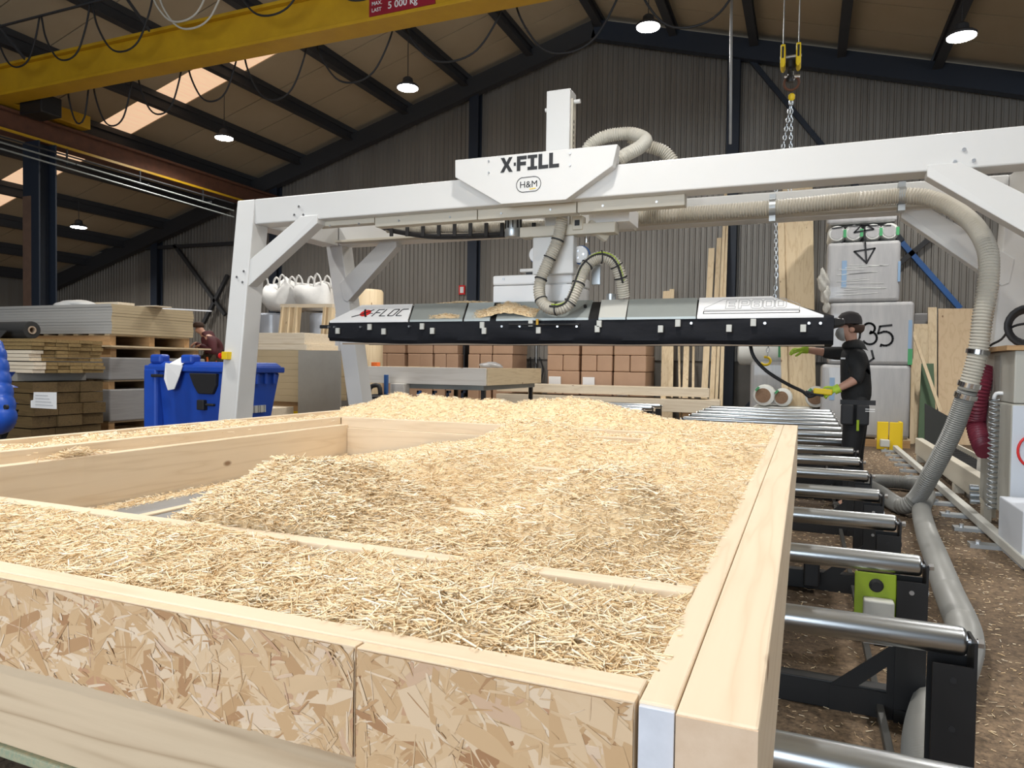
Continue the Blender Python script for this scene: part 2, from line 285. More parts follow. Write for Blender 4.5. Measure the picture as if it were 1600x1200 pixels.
# ---------------------------------------------------------------- hall lamps
lampspots = [(-2.55, 11.9, 7.0), (2.02, 12.35, 6.3), (-7.0, 11.65, 6.5), (-12.2, 12.4, 6.35), tuple(at(123, 355, Z=4.9))]
lamplab = ['round high-bay lamp hanging under the roof ridge', 'round high-bay lamp hanging over the shrink-wrapped bales', 'round high-bay lamp hanging below the middle of the long roof slope', 'round high-bay lamp hanging below the pale roof-light strip', 'round high-bay lamp hanging low beside the crane column']
M['lampglow'] = mat('lampglow', (1, 1, 1), .5, emit=(1, .97, .92), estr=30)
def lamp(x, y, z, label=None):
    t = thing('high_bay_lamp', label or 'round high-bay lamp hanging in the hall behind the photographer', 'lamp', (x, y, z), 'high-bay lamps under the roof')
    MB().lathe((x, y, z), [(.20, 0), (.205, .03), (.17, .06), (.10, .09), (.09, .17), (.05, .2)], 24).build('housing', M['steelwork'], t, smooth='auto')
    MB().lathe((x, y, z), [(.19, -.012), (.19, .004)], 24).build('lens', M['lampglow'], t)
    MB().cyl((x, y, z+.19), (x, y, rz(x)-.1), .008, n=6).build('suspension_cable', M['steelwork'], t)
    l = bpy.data.lights.new('lamp_light', 'AREA'); l.shape = 'DISK'; l.size = .4; l.energy = LAMP_POWER; l.color = (1, .975, .93); l.spread = math.radians(150)
    o = bpy.data.objects.new('lamp_light', l); col.objects.link(o); o.parent = t; o.location = (0, 0, -.03)
for p, lb in zip(lampspots, lamplab): lamp(*p, lb)
for (x, y), lb in zip(((-8, 5.2), (-1.3, 3.9), (-3.2, .6), (4.4, 2.2), (-4.5, -3.5), (3.5, 7.6)), ('over the blue bin', 'over the middle of the timber frame', 'over the near end of the timber frame', 'over the floor beside the near rollers', 'inside the open hall door', 'over the control cabinet')): lamp(x, y, 6.6, 'round high-bay lamp hanging high '+lb)

# ---------------------------------------------------------------- timber wall panel on the rollers
ZT = .975; XA, XB_, YA, YE = -3.39, -.035, .79, 5.1
tp = thing('timber_frame_element', 'large pale timber frame element lying flat on the rollers', 'timber frame', (-1.7, 2.9, .645))
def part(name, m, x0, x1, y0, y1, z0, z1, parent=tp, bevel=.003, **k): return MB().box(x0, x1, y0, y1, z0, z1).build(name, M[m], parent, bevel=bevel, **k)
part('base_board', 'greenboard', XA, XB_-.02, YA+.01, YE, .645, .664)
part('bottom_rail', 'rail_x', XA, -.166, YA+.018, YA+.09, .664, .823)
part('top_rail', 'pine_x', XA, -.166, YA+.014, YA+.056, .823, ZT)
ob1 = part('edge_board', 'osb', XA, -.5435, YA-.004, YA+.0138, .823, ZT-.002, bevel=.001, label='strand board strip with coarse flakes')
ob2 = part('edge_board', 'osb', -.5395, -.168, YA-.006, YA+.0138, .700, ZT-.002, bevel=.001, label='strand board strip with coarse flakes')
part('nail', 'rust', -.30, -.296, YA-.010, YA-.003, .752, .756, bevel=0)
for (bx0, bx1, bz0, bz1, n, ob, y) in ((-1.75, -.5445, .8235, ZT-.004, 2300, ob1, YA-.0045), (-.5385, -.169, .701, ZT-.004, 1000, ob2, YA-.0065)):
    b = MB()
    for k in range(n):
        big = random.random() < .42
        L_ = random.uniform(.06, .14) if big else random.uniform(.012, .05); W_ = random.uniform(.012, .036) if big else random.uniform(.0015, .006)
        a = random.gauss(0, .85)+(.3 if random.random() < .5 else -.5); cx, cz = random.uniform(bx0, bx1), random.uniform(bz0, bz1); ca, sa = math.cos(a), math.sin(a)
        q = []; yy = y-random.uniform(0, .0022)-(0 if big else .0006)
        pts = [(-L_/2, -W_/2*random.uniform(.4, 1)), (-L_*.1, -W_/2), (L_/2, -W_/2*random.uniform(.3, 1)), (L_/2*random.uniform(.8, 1), W_/2*random.uniform(.3, 1)), (L_*.05, W_/2), (-L_/2*random.uniform(.8, 1), W_/2*random.uniform(.4, 1))]
        for (u, v_) in pts: q.append((min(max(cx+u*ca-v_*sa, bx0), bx1), yy-.0006*random.random(), min(max(cz+u*sa+v_*ca, bz0), bz1)))
        b.add(q, [(0, 1, 2, 3, 4, 5)])
    b.build('wood_strands', M['osb_strand'], ob, fixn=False, kind='stuff')
bo = part('edge_beam', 'pine_y', -.1215, XB_, YA-.016, YE, .664, ZT, bevel=.004)
part('end_grain', 'pine_end', -.1205, XB_-.001, YA-.0185, YA-.0155, .665, ZT-.002, bo, bevel=0)
bi = part('inner_beam', 'pine_y', -.1645, -.1230, YA-.002, YE, .664, ZT-.001, bevel=.003)
part('tape', 'tape', -.163, -.1235, YA-.009, YA-.0015, .664, ZT-.004, bi, bevel=.001, label='greyish adhesive tape on the beam end')
part('outer_beam', 'pine_y', XA, XA+.045, YA+.02, YE, .664, ZT)
part('far_rail', 'pine_x', XA+.046, -.166, YE-.045, YE, .664, ZT)
part('ledge_board', 'pine_y', -2.99, -2.942, 1.246, 4.06, .664, ZT)
part('ledge_board', 'pine_y', -2.941, -2.885, 1.246, 4.06, .684, .925)
part('cavity_board', 'pine_x', -2.94, -1.3, 4.062, 4.105, .905, ZT)
part('cavity_board', 'pine_x', -2.884, -1.3, 4.05, 4.104, .684, .9045)
part('stud', 'pine_x', -2.99, -.166, 1.20, 1.244, .684, ZT-.001)
part('trimmer', 'pine_y', -1.36, -1.316, 1.246, 4.05, .684, .955)
for y in (1.64, 2.04, 2.44, 2.86, 3.28, 3.68, 4.08): part('stud', 'pine_x', -1.298, -.166, y-.022, y+.022, .684, ZT)
part('stud', 'pine_x', -2.94, -.166, 4.52, 4.564, .684, ZT)
for y in (2.0, 2.9, 3.8): part('stud', 'pine_x', -3.34, -2.992, y-.022, y+.022, .684, ZT-.02)
part('lining_sheet', 'membrane', XA+.05, -.17, YA+.1, YE-.05, .665, .683, bevel=0, label='smooth grey lining sheet at the bottom of the opening')
part('lath', 'pine_y', -2.60, -2.56, 1.25, 4.04, .683, .693)

def vnoise(x, y, sc, seed):
    g = np.random.default_rng(seed).random((64, 64)); u, v = x*sc+100, y*sc+100
    i, j = np.floor(u).astype(int), np.floor(v).astype(int); fu, fv = u-i, v-j; fu = fu*fu*(3-2*fu); fv = fv*fv*(3-2*fv)
    G = lambda a, b: g[a % 64, b % 64]
    return (G(i, j)*(1-fu)+G(i+1, j)*fu)*(1-fv)+(G(i, j+1)*(1-fu)+G(i+1, j+1)*fu)*fv
MOUNDS = [  # x, y, rx, ry, height
    (-1.18, 1.50, .30, .25, .125), (-1.00, 2.04, .26, .20, .115), (-1.10, 2.96, .27, .30, .115),
    (-.42, 1.56, .20, .14, .115), (-.36, 1.66, .16, .16, .03), (-.42, 3.02, .30, .32, .10), (-.52, 2.4, .22, .22, .045), (-.25, 2.1, .16, .25, .035), (-.30, 4.2, .3, .4, .03),
    (-2.75, 4.72, .34, .24, .13), (-2.15, 4.74, .36, .24, .12), (-1.5, 4.66, .36, .30, .135), (-1.12, 4.5, .26, .30, .075), (-.75, 4.7, .35, .25, .035), (-3.15, 4.8, .3, .25, .07),
    (-.45, 1.0, .22, .12, .03), (-.95, 1.02, .4, .12, .012), (-3.17, 3.0, .12, .8, .02), (-2.0, 1.02, .5, .14, .01)]
BARE = [(-2.99, -.62, 1.195, 1.25), (-.27, -.16, 1.195, 1.25), (-.90, -.58, 1.612, 1.668), (-1.10, -.72, 2.412, 2.468), (-1.05, -.66, 3.25, 3.31), (-1.05, -.80, 4.05, 4.11), (-3.0, -1.42, 4.03, 4.125), (-3.01, -2.87, 1.25, 4.06)]
def inside(x, y, R_, m=0.): return (x > R_[0]-m) & (x < R_[1]+m) & (y > R_[2]-m) & (y < R_[3]+m)
def height(x, y):
    h = .962+.022*(vnoise(x, y, 3.2, 1)-.5)+.022*(vnoise(x, y, 9, 2)-.5)+.012*(vnoise(x, y, 24, 3)-.5)
    for (mx, my, rx, ry, hh) in MOUNDS:
        r2 = ((x-mx)/rx)**2+((y-my)/ry)**2; h = h+hh*np.exp(-(r2*1.05)**1.35)*(1+.35*(vnoise(x, y, 14, 5)-.5))
    h = np.where(x < -2.99, h-.012, h); h = np.minimum(h, .970+1.1*np.clip(-.170-x, 0, 1)); h = np.minimum(h, .970+1.1*np.clip(y-.85, 0, 1))
    for R_ in BARE: h = np.where(inside(x, y, R_, .006), np.minimum(h, .955), h)
    # the open bay: straw slides down to the lining
    cav = (x > -2.88) & (x < -1.30) & (y > 1.247) & (y < 4.05)
    edge = -2.26-.40*np.clip(y-2.3, 0, 2)+.14*(vnoise(x, y, 5, 9)-.5)
    tt = np.clip((x-edge)/(-1.30-edge), 0, 1); slope = .672+(h-.672)*tt**.8
    left = .676+.022*np.clip(1-(x+2.885)/.10, 0, 1)+.03*np.clip((y-3.4)/.6, 0, 1)
    slope = np.maximum(slope, np.where((x < -2.78) | (y > 3.5), left, .67))
    return np.where(cav, slope, h)
gx = np.arange(-3.345, -.164, .0145); gy = np.arange(.846, 5.06, .0155)
GX, GY = np.meshgrid(gx, gy); GH = height(GX, GY); nx, ny = len(gx), len(gy)
GX2 = np.where(GX > -.1785, -.1655, GX)
o0 = Vector((-1.7, 2.9, .68))
me = bpy.data.meshes.new('straw_filling')
idx = np.arange(nx*ny).reshape(ny, nx); F_ = np.stack([idx[:-1, :-1], idx[:-1, 1:], idx[1:, 1:], idx[1:, :-1]], -1).reshape(-1, 4)
HF = GH.reshape(-1)[F_]; CX, CY = GX.reshape(-1)[F_].mean(1), GY.reshape(-1)[F_].mean(1)
F_ = F_[~(((HF.max(1)-HF.min(1)) > .07) & (CX < -1.33)) & ~((CX > -3.0) & (CX < -2.875) & (CY > 1.19) & (CY < 4.13)) & ~((CX > -3.0) & (CX < -1.40) & (CY > 4.03) & (CY < 4.125)) & ~((CX > -3.0) & (CX < -1.45) & (CY > 1.19) & (CY < 1.255))]
def fast_mesh(me, V, F4):
    me.vertices.add(len(V)); me.vertices.foreach_set('co', V.astype(np.float32).ravel())
    me.loops.add(F4.size); me.loops.foreach_set('vertex_index', F4.astype(np.int32).ravel())
    me.polygons.add(len(F4)); me.polygons.foreach_set('loop_start', np.arange(0, F4.size, 4, dtype=np.int32)); me.polygons.foreach_set('loop_total', np.full(len(F4), 4, dtype=np.int32))
    me.update(calc_edges=True); me.validate()
fast_mesh(me, np.stack([GX2-o0.x, GY-o0.y, GH-o0.z], -1).reshape(-1, 3), F_)
me.polygons.foreach_set('use_smooth', [True]*len(me.polygons)); me.materials.append(M['strawbed'])
so = bpy.data.objects.new('straw_filling', me); col.objects.link(so); so.location = o0; ORG[so.name] = o0
tag(so, 'golden chopped straw heaped in mounds inside the timber frame element', 'straw', kind='stuff')
def straws(name, Pn, lens, wid, tilt, m, parent=None, o0=Vector((0, 0, 0)), azim=None, **kw):
    n = len(Pn); az = rng.uniform(0, 2*math.pi, n) if azim is None else azim; ti = rng.normal(0, tilt, n)
    d = np.stack([np.cos(az)*np.cos(ti), np.sin(az)*np.cos(ti), np.sin(ti)], -1)
    s = np.cross(d, np.array([0, 0, 1.])); s /= np.linalg.norm(s, axis=1, keepdims=True)+1e-9; u = np.cross(s, d)
    V = np.zeros((n, 2, 3, 3))
    for a, t in enumerate((-.5, .5)):
        c = Pn+d*(t*lens)[:, None]
        for b_, (p, q) in enumerate(((-.5, 0), (.5, 0), (0, .8))): V[:, a, b_] = c+s*(p*wid)[:, None]+u*(q*wid)[:, None]
    Fq = ((np.arange(n)*6)[:, None, None]+np.array([[0, 1, 4, 3], [1, 2, 5, 4], [2, 0, 3, 5]])[None]).reshape(-1, 4)
    me = bpy.data.meshes.new(name); fast_mesh(me, V.reshape(-1, 3)-np.array(o0), Fq); me.materials.append(M[m])
    o = bpy.data.objects.new(name, me); col.objects.link(o)
    if parent: o.parent = parent
    else: o.location = o0
    ORG[o.name] = o0
    return tag(o, kind='stuff', **kw)
n = 620000
cx = rng.uniform(-3.34, -.16, n); cy = rng.uniform(.85, 5.05, n); ex = 16000; cx[:ex] = rng.uniform(-2.2, -.9, ex); cy[:ex] = rng.uniform(1.25, 1.62, ex)
dist = np.sqrt(cx**2+cy**2); keep = rng.random(n) < np.clip((1.25/dist)**1.25, .12, 1)*.95
for R_ in BARE: keep &= ~(inside(cx, cy, R_, .0) & (rng.random(n) < .985))
cav = (cx > -2.88) & (cx < -1.30) & (cy > 1.247) & (cy < 4.05); ch = height(cx, cy)
keep &= ~(cav & (ch < .676) & (rng.random(n) < .97))
keep &= ~((cx > -.24) & (rng.random(n) < np.clip((cx+.24)/.09, 0, 1)*.6))
cx, cy, ch = cx[keep], cy[keep], ch[keep]; n = len(cx)
fx_ = rng.uniform(-1.75, -.95, 5000); fy_ = rng.uniform(1.247, 1.30, 5000); fh_ = height(fx_, fy_+.01); fh_ = rng.uniform(np.minimum(fh_, .94), fh_)
cx, cy, ch = np.concatenate([cx, fx_]), np.concatenate([cy, fy_]), np.concatenate([ch, fh_]); n = len(cx)
big = rng.random(n) < .3
lens = np.where(big, rng.uniform(.028, .060, n), rng.uniform(.008, .03, n))*np.clip(1.5/np.sqrt(cx**2+cy**2), .55, 1); wid = np.where(big, rng.uniform(.0018, .0034, n), rng.uniform(.0011, .0022, n))
wid *= np.clip(np.sqrt(cx**2+cy**2)/2.6, .9, 1.4); print('straws', n)
lens = np.minimum(lens, np.clip((-.150-cx)*2.2, .014, 1)); lens = np.minimum(lens, np.clip((cy-.79)*2.0, .02, 1))
straws('loose_straw', np.stack([cx, cy, ch+rng.uniform(-.002, .010, n)], -1), lens, wid, .22, 'straw', so, o0)
# a small tuft left on the ledge
k = 260; tx, ty = rng.normal(-2.915, .018, k), rng.normal(2.12, .07, k)
straws('straw_tuft', np.stack([tx, ty, .930+rng.uniform(0, .035, k)*np.exp(-((ty-2.12)/.08)**2)], -1), rng.uniform(.02, .06, k), rng.uniform(.0015, .003, k), .25, 'straw', None, Vector((-2.915, 2.12, .925)), label='small tuft of straw lying on the stepped ledge board', cat='straw')

# ---------------------------------------------------------------- roller conveyors
def conveyor(x0, x1, ys, label, right_posts=True):
    root = thing('roller_conveyor', label, 'conveyor', ((x0+x1)/2, ys[0], 0), 'roller conveyors under the panel')
    for k, y in enumerate(ys):
        r = MB().lathe((x0, y, .60), [(.033, 0), (.038, .005), (.040, .012), (.040, x1-x0-.012), (.038, x1-x0-.005), (.033, x1-x0)], 24, (1, 0, 0)).build('roller', M['steel'], root, smooth='auto')
        for s, xe in ((-1, x0), (1, x1)):
            MB().cyl((xe, y, .60), (xe+s*.035, y, .60), .009, n=8).cyl((xe+s*.028, y, .60), (xe+s*.042, y, .60), .014, n=6).build('axle', M['bolt'], r)
        # bracket that carries the roller: upright black channel below each end
        for s, xe in ((-1, x0), (1, x1)):
            wx = .085
            a, b_ = (xe+.012, xe+.020) if s > 0 else (xe-.020, xe-.012)
            h = MB().box(a, b_, y-.05, y+.05, 0.05 if k % 2 == 0 else .05, .615)
            xi = (xe-s*wx, xe+s*.012); h.box(min(xi), max(xi), y+.042, y+.05, .05, .545).box(min(xi), max(xi), y-.05, y-.042, .05, .545)
            h.box(min(xi), max(xi)+(.008 if s > 0 else 0), y-.06, y+.06, 0, .05)
            hb = h.build('support_post', M['black'], root)
            if s > 0 and right_posts:
                for zz in (.50, .36): MB().cyl((xe+.019, y-.01, zz), (xe+.026, y-.01, zz), .012, n=10).build('bolt', M['bolt'] if k % 2 else M['black'], hb)
                for zz in (.505, .37): MB().cyl((xe-.035, y-.050, zz), (xe-.035, y-.0525, zz), .009, n=10).build('bolt', M['bolt'] if k % 2 else M['rubber'], hb)
    # frame of every second post: cross beam and gusset
    for k, y in enumerate(ys):
        if k % 2 == 1 or k > 8:
            MB().box(x0, x1-.09, y-.035, y+.035, .0, .11).build('cross_beam', M['black'], root, bevel=.004)
            g = MB(); g.prism([(x1-.075, y-.036, .31), (x1-.075, y-.036, .10), (x1-.11, y-.036, .10), (x1-.11, y-.036, .205), (x1-.205, y-.036, .115), (x1-.21, y-.036, .10), (x1-.31, y-.036, .10)], (0, -.006, 0))
            g.box(x1-.31, x1-.075, y-.042, y-.036, .0, .101)
            g.build('gusset', M['black'], root)
    return root
ry = [.65+.82*k for k in range(17)]
c1 = conveyor(-1.62, .43, ry, 'roller conveyor of steel rollers on black posts beside the standing worker')
c2 = conveyor(-4.62, -2.57, ry, 'roller conveyor of steel rollers partly hidden behind the straw heaps')
# drive plate and sensor box on the third post of the first conveyor
for y in (3.11,):
    dp = MB().box(.20, .345, y-.030, y-.02, .39, .56).build('drive_plate', M['lime'], c1, bevel=.003, label='lime green drive plate')
    MB().lathe((.275, y-.03, .515), [(.024, 0), (.026, .012), (.018, .016), (.018, .026), (.006, .026)], 18, (0, -1, 0)).build('cap_nut', M['rubber'], dp, smooth='auto')
    MB().box(.23, .335, y-.09, y-.031, .30, .468).build('sensor_box', M['gplate3'], c1, bevel=.006, label='pale grey sensor box')
MB().box(.02, .11, 4.6, 4.75, .04, .20).build('drive_motor', M['black'], c1, bevel=.01)
cb = spline([(-.1, 1.46, .265), (.02, 1.44, .285), (.10, 1.45, .262), (.2, 1.47, .25)], .02)
MB().tube(cb, .008, 8).build('sensor_cable', M['rubber'], c1, smooth=True)
for x0_ in (.06,):
    MB().box(.285, .312, ry[0], ry[-1], .02, .055).build('drive_rail', M['gunmetal'], c1, bevel=.004)

# ---------------------------------------------------------------- filling gantry
g = thing('filling_gantry', 'white portal gantry on splayed legs spanning the roller conveyors', 'gantry', (-2.0, 7.2, 0))
GXL, GXR = -6.0, 1.95
def gp(name, b, m='white', bevel=.012, parent=g, **k): return b.build(name, M[m], parent, bevel=bevel, **k)
gp('front_beam', MB().box(GXL+.25, GXR-.25, 6.3, 6.55, 2.885, 3.165))
gp('rear_beam', MB().box(GXL+.25, GXR-.25, 7.85, 8.1, 2.90, 3.175))
gp('rear_rail', MB().box(GXL+.3, GXR-.55, 7.70, 7.85, 2.905, 2.935), 'cream', .004)
gp('cross_beam', MB().box(GXL, GXL+.25, 6.55, 7.85, 2.885, 3.165)); gp('cross_beam', MB().box(GXR-.25, GXR, 6.55, 7.85, 2.885, 3.165))
for x0 in (GXL, GXR-.25):
    x1 = x0+.25
    gp('leg', MB().hexa([(x0, 5.95, .06), (x1, 5.95, .06), (x1, 6.22, .06), (x0, 6.22, .06)], [(x0, 6.3, 3.165), (x1, 6.3, 3.165), (x1, 6.55, 3.165), (x0, 6.55, 3.165)]))
    gp('leg', MB().hexa([(x0, 8.62, .06), (x1, 8.62, .06), (x1, 8.88, .06), (x0, 8.88, .06)], [(x0, 7.85, 3.175), (x1, 7.85, 3.175), (x1, 8.1, 3.175), (x0, 8.1, 3.175)]))
    for y0 in (5.9, 8.55): gp('foot_plate', MB().box(x0-.06, x1+.06, y0, y0+.38, 0, .06), 'zinc', .004)
for (xa, xb, s) in ((-4.98, -5.83, 1), (.93, 1.78, -1)):
    gp('strut', MB().prism([(xa+.10*s, 6.285, 2.93), (xa-.12*s, 6.285, 2.93), (xb-.02*s, 6.235, 2.42), (xb-.0*s, 6.215, 2.20), (xb+.06*s, 6.21, 2.17), (xa+.10*s, 6.285, 2.84)], (0, .14, 0)), bevel=.006)
    gp('strut', MB().prism([(xa+.10*s, 7.88, 2.93), (xa-.12*s, 7.88, 2.93), (xb-.02*s, 8.02, 2.42), (xb-.0*s, 8.08, 2.20), (xb+.06*s, 8.09, 2.17), (xa+.10*s, 7.88, 2.84)], (0, .14, 0)), bevel=.006)
for (px, py, y) in ((468, 323, 6.3), (461, 336, 6.3), (475, 336, 6.3), (1506, 234, 6.3), (1492, 253, 6.3), (1521, 251, 6.3), (382, 424, 6.21), (371, 433, 6.2), (380, 441, 6.2)):
    p = at(px, py, Y=y); MB().cyl(p, p+Vector((0, -.014, 0)), .014, n=8).build('bolt', M['bolt'], g)
pe = at(355, 556, Y=6.08)
es = gp('emergency_stop', MB().box(pe.x-.035, pe.x+.04, pe.y-.05, pe.y+.05, pe.z-.04, pe.z+.045), 'yel2', .006, label='yellow emergency stop with a red button')
MB().lathe((pe.x-.03, pe.y-.02, pe.z), [(.015, 0), (.015, .03), (.032, .034), (.032, .05), (.02, .056)], 16, (-1, 0, 0)).build('stop_button', M['red'], es, smooth='auto')
# trays under the front beam
for (xa, xb) in ((-5.0, -4.25), (-4.24, -3.05), (-3.04, -2.02), (-2.01, -1.02)):
    t_ = gp('underside_tray', MB().box(xa, xb, 6.42, 6.545, 2.785 if xa > -4.9 else 2.83, 2.8848), 'cream', .004)
    for q in (.25, .75):
        xx = xa+(xb-xa)*q; MB().cyl((xx, 6.42, 2.83), (xx, 6.411, 2.83), .011, n=8).build('bolt', M['bolt'], t_)

def flat(poly, y, thick=.004):                       # polygon lying in an X-Z plane facing the photographer
    return MB().prism([(p[0], y, p[1]) for p in poly], (0, -thick, 0))
def ribbon(b, pts, w, y, closed=False, th=.003):     # flat stroke in an X-Z plane
    n = len(pts)
    for i in range(n if closed else n-1):
        a, c = Vector((pts[i][0], pts[i][1])), Vector((pts[(i+1) % n][0], pts[(i+1) % n][1])); d = (c-a)
        if d.length < 1e-6: continue
        d.normalize(); nn = Vector((-d.y, d.x))*w/2; a2, c2 = a-d*w*.35, c+d*w*.35
        b.prism([(q.x, y, q.y) for q in (a2-nn, c2-nn, c2+nn, a2+nn)], (0, -th, 0))
    return b
def text(name, s, size, m, loc, parent=None, rot=(math.pi/2, 0, 0), off=0., ext=.001, spacing=1., align='LEFT', shear=0.):
    cu = bpy.data.curves.new(name, 'FONT'); cu.body = s; cu.size = size; cu.extrude = ext; cu.offset = off; cu.space_character = spacing; cu.align_x = align; cu.shear = shear; cu.resolution_u = 3
    o = bpy.data.objects.new(name+'_tmp', cu); col.objects.link(o); dg = bpy.context.evaluated_depsgraph_get()
    me = bpy.data.meshes.new_from_object(o.evaluated_get(dg)); bpy.data.objects.remove(o); bpy.data.curves.remove(cu); me.name = name
    me.transform(Matrix.Translation(loc) @ __import__('mathutils').Euler(rot).to_matrix().to_4x4())
    o0 = ORG[parent.name]; me.transform(Matrix.Translation(-o0)); me.materials.clear(); me.materials.append(M[m])
    o = bpy.data.objects.new(name, me); col.objects.link(o); o.parent = parent; ORG[o.name] = o0; return o

# ---------------------------------------------------------------- carriage with the X-FILL cover and the lifting mast
cg = thing('filling_carriage', 'white carriage with lettered cover and upright mast riding on the gantry beam', 'carriage', (-2.4, 6.5, 2.885))
YC = 6.19
poly = [at(*p, Y=YC) for p in ((711, 250), (965, 225), (957, 259), (884, 312), (783, 319), (711, 277))]
cov = MB().prism(poly, (0, .109, 0)).build('cover', M['white'], cg, bevel=.006)
a, b_ = poly[0], poly[1]
MB().hexa([(a.x, 6.3, 3.166), (b_.x-.02, 6.3, 3.166), (b_.x+.02, 6.86, 3.166), (a.x, 6.86, 3.166)], [(a.x, 6.3, a.z), (b_.x-.01, 6.3, b_.z), (b_.x-.16, 6.86, b_.z), (a.x, 6.86, a.z)]).build('housing', M['white'], cg, bevel=.006)
for (px, py) in ((764, 252), (764, 270), (891, 240), (891, 258)):
    p = at(px, py, Y=YC); MB().cyl(p, p+Vector((0, -.01, 0)), .010, n=8).build('bolt', M['bolt'], cov)
p0, p1 = at(782, 268, Y=YC), at(874, 262, Y=YC); W0 = p1.x-p0.x; Hh = .136; z0 = p0.z-.012; dz = .0
def glyph(polys, x): 
    for q in polys:
        flat([(p0.x+(x+u)*W0, z0+v*Hh) for u, v in q], YC-.001, .003).build('letter', M['ink'], cov)
glyph([[(0, 0), (.062, 0), (.105, .33), (.15, 0), (.212, 0), (.142, .5), (.208, 1), (.148, 1), (.106, .68), (.066, 1), (.004, 1), (.07, .5)]], 0)
glyph([[(.232, .38), (.268, .38), (.268, .60), (.232, .60)]], 0)
glyph([[(.285, 0), (.345, 0), (.345, .36), (.44, .36), (.44, .60), (.345, .60), (.345, .76), (.452, .76), (.452, 1), (.285, 1)]], 0)
glyph([[(.468, 0), (.632, 0), (.632, .22), (.58, .22), (.58, .78), (.632, .78), (.632, 1), (.468, 1), (.468, .78), (.52, .78), (.52, .22), (.468, .22)]], 0)
for xx in (.652, .83): glyph([[(0, 0), (.165, 0), (.165, .24), (.062, .24), (.062, 1), (0, 1)]], xx)
c_ = at(826, 288, Y=YC); ov = []
for k in range(28):
    t_ = 2*math.pi*k/28; ov.append((c_.x+(.055 if math.cos(t_) > 0 else -.055)+.066*math.cos(t_), c_.z+.068*math.sin(t_)))
ribbon(MB(), ov, .005, YC-.001, True).build('logo_outline', M['ink'], cov)
text('logo_lettering', 'H&M', .085, 'ink', (c_.x, YC-.002, c_.z-.028), cov, align='CENTER', off=0)
flat([(c_.x+.01, c_.z-.050), (c_.x+.07, c_.z-.044), (c_.x+.07, c_.z-.036), (c_.x+.01, c_.z-.042)], YC-.001, .002).build('logo_accent', M['yel2'], cov)
# mast
ms = MB().box(-2.545, -2.29, 7.0, 7.21, 2.06, 4.19).build('mast', M['white'], cg, bevel=.008)
MB().box(-2.29, -2.275, 7.05, 7.16, 2.3, 4.10).build('guide_rail', M['cream'], ms)
for k in range(9): MB().box(-2.2755, -2.273, 7.09, 7.105, 3.42+k*.055, 3.45+k*.055).build('rail_slot', M['ink'], ms)
for (x0, x1, z) in ((-2.29, -2.21, 4.08), (-2.59, -2.545, 4.03)): MB().cyl((x0, 7.1, z), (x1, 7.1, z), .022, n=12).build('lug', M['white'], ms)
MB().box(-2.75, -1.75, 6.82, 6.98, 2.66, 2.764).build('carriage_plate', M['cream'], cg, bevel=.006)
MB().box(-2.62, -2.18, 6.86, 6.99, 2.28, 2.66).build('mast_guide', M['white'], cg, bevel=.01)
p = at(802, 362, Y=6.92); mo = MB().lathe((p.x, p.y, p.z-.06), [(.085, 0), (.09, .01), (.09, .08), (.08, .085), (.08, .2)], 20).build('drive_motor', M['zinc'], cg, smooth='auto')
for k in range(10):
    t_ = 2*math.pi*k/10; MB().obox((p.x+.08*math.cos(t_), p.y+.08*math.sin(t_), p.z+.03), (p.x+.08*math.cos(t_), p.y+.08*math.sin(t_), p.z+.13), .012, .022, (math.cos(t_), math.sin(t_), 0)).build('cooling_fin', M['black'], mo)
pa, pb = at(920, 340, Y=6.9), at(968, 330, Y=6.9)
MB().box(pa.x, pb.x+.1, 6.9, 7.3, pa.z-.06, pa.z+.10).build('control_box', M['whitebox'], cg, bevel=.006)
pc = at(992, 345, Y=7.5); MB().box(pb.x+.02, pc.x, 7.0, 7.6, pc.z-.10, pc.z+.2).build('duct_box', M['cream'], cg, bevel=.006)
pd = at(902, 350, Y=6.82); sb = MB().box(pd.x-.05, pd.x+.06, 6.80, 6.92, pd.z-.06, pd.z+.08).build('sensor_housing', M['cream'], cg, bevel=.01)
MB().box(pd.x-.02, pd.x+.03, 6.795, 6.80, pd.z-.02, pd.z+.035).build('sensor_window', M['ink'], sb)
MB().obox((pd.x+.1, 6.86, pd.z-.0), (pd.x+.26, 7.0, pd.z-.12), .07, .1).build('tilt_arm', M['cream'], cg, bevel=.01)
pq = at(917, 372, Y=7.0); MB().cyl((pq.x, 7.0, pq.z-.05), (pq.x, 7.0, pq.z+.10), .022, n=12).build('air_spring', M['chrome'], cg, smooth='auto')
# energy chain beside the mast
pts = [at(*q, Y=7.35) for q in ((596, 353), (612, 360), (640, 366), (680, 371), (730, 371), (780, 369), (840, 366))]
pp = spline(pts, .04); ec = MB()
for i in range(len(pp)-1): ec.obox(pp[i], pp[i+1], .16, .03)
ec = MB().tube([q+Vector((0, 0, 0)) for q in pp], .018, 6); ec.tube([q+Vector((0, -.15, 0)) for q in pp], .018, 6).tube([q+Vector((0, -.075, -.012)) for q in pp], .02, 6)
ecn = ec.build('cable_chain', M['rubber'], cg, kind='stuff')
for k in range(10):
    q = at(618+k*24.5, 362, Y=7.27); MB().box(q.x-.022, q.x+.022, 7.17, 7.19, q.z-.07, q.z+.08).build('chain_link', M['rubber'], cg, bevel=.004)
hp = spline([at(606, 356, Y=7.29), at(640, 357, Y=7.29), at(720, 356, Y=7.29), at(850, 352, Y=7.29)], .011)
MB().tube(hp, [.062-(.008 if i % 2 else 0) for i in range(len(hp))], 12).build('inner_hose', M['hose'], cg, smooth='auto', fixn=False)

# ---------------------------------------------------------------- injection plate hanging from the mast
pl = thing('injection_plate', 'long injection plate with black skirt and grey covers hanging over the conveyor', 'filling plate', (-2.4, 7.15, 1.565))
YP, YR = 6.75, 7.0
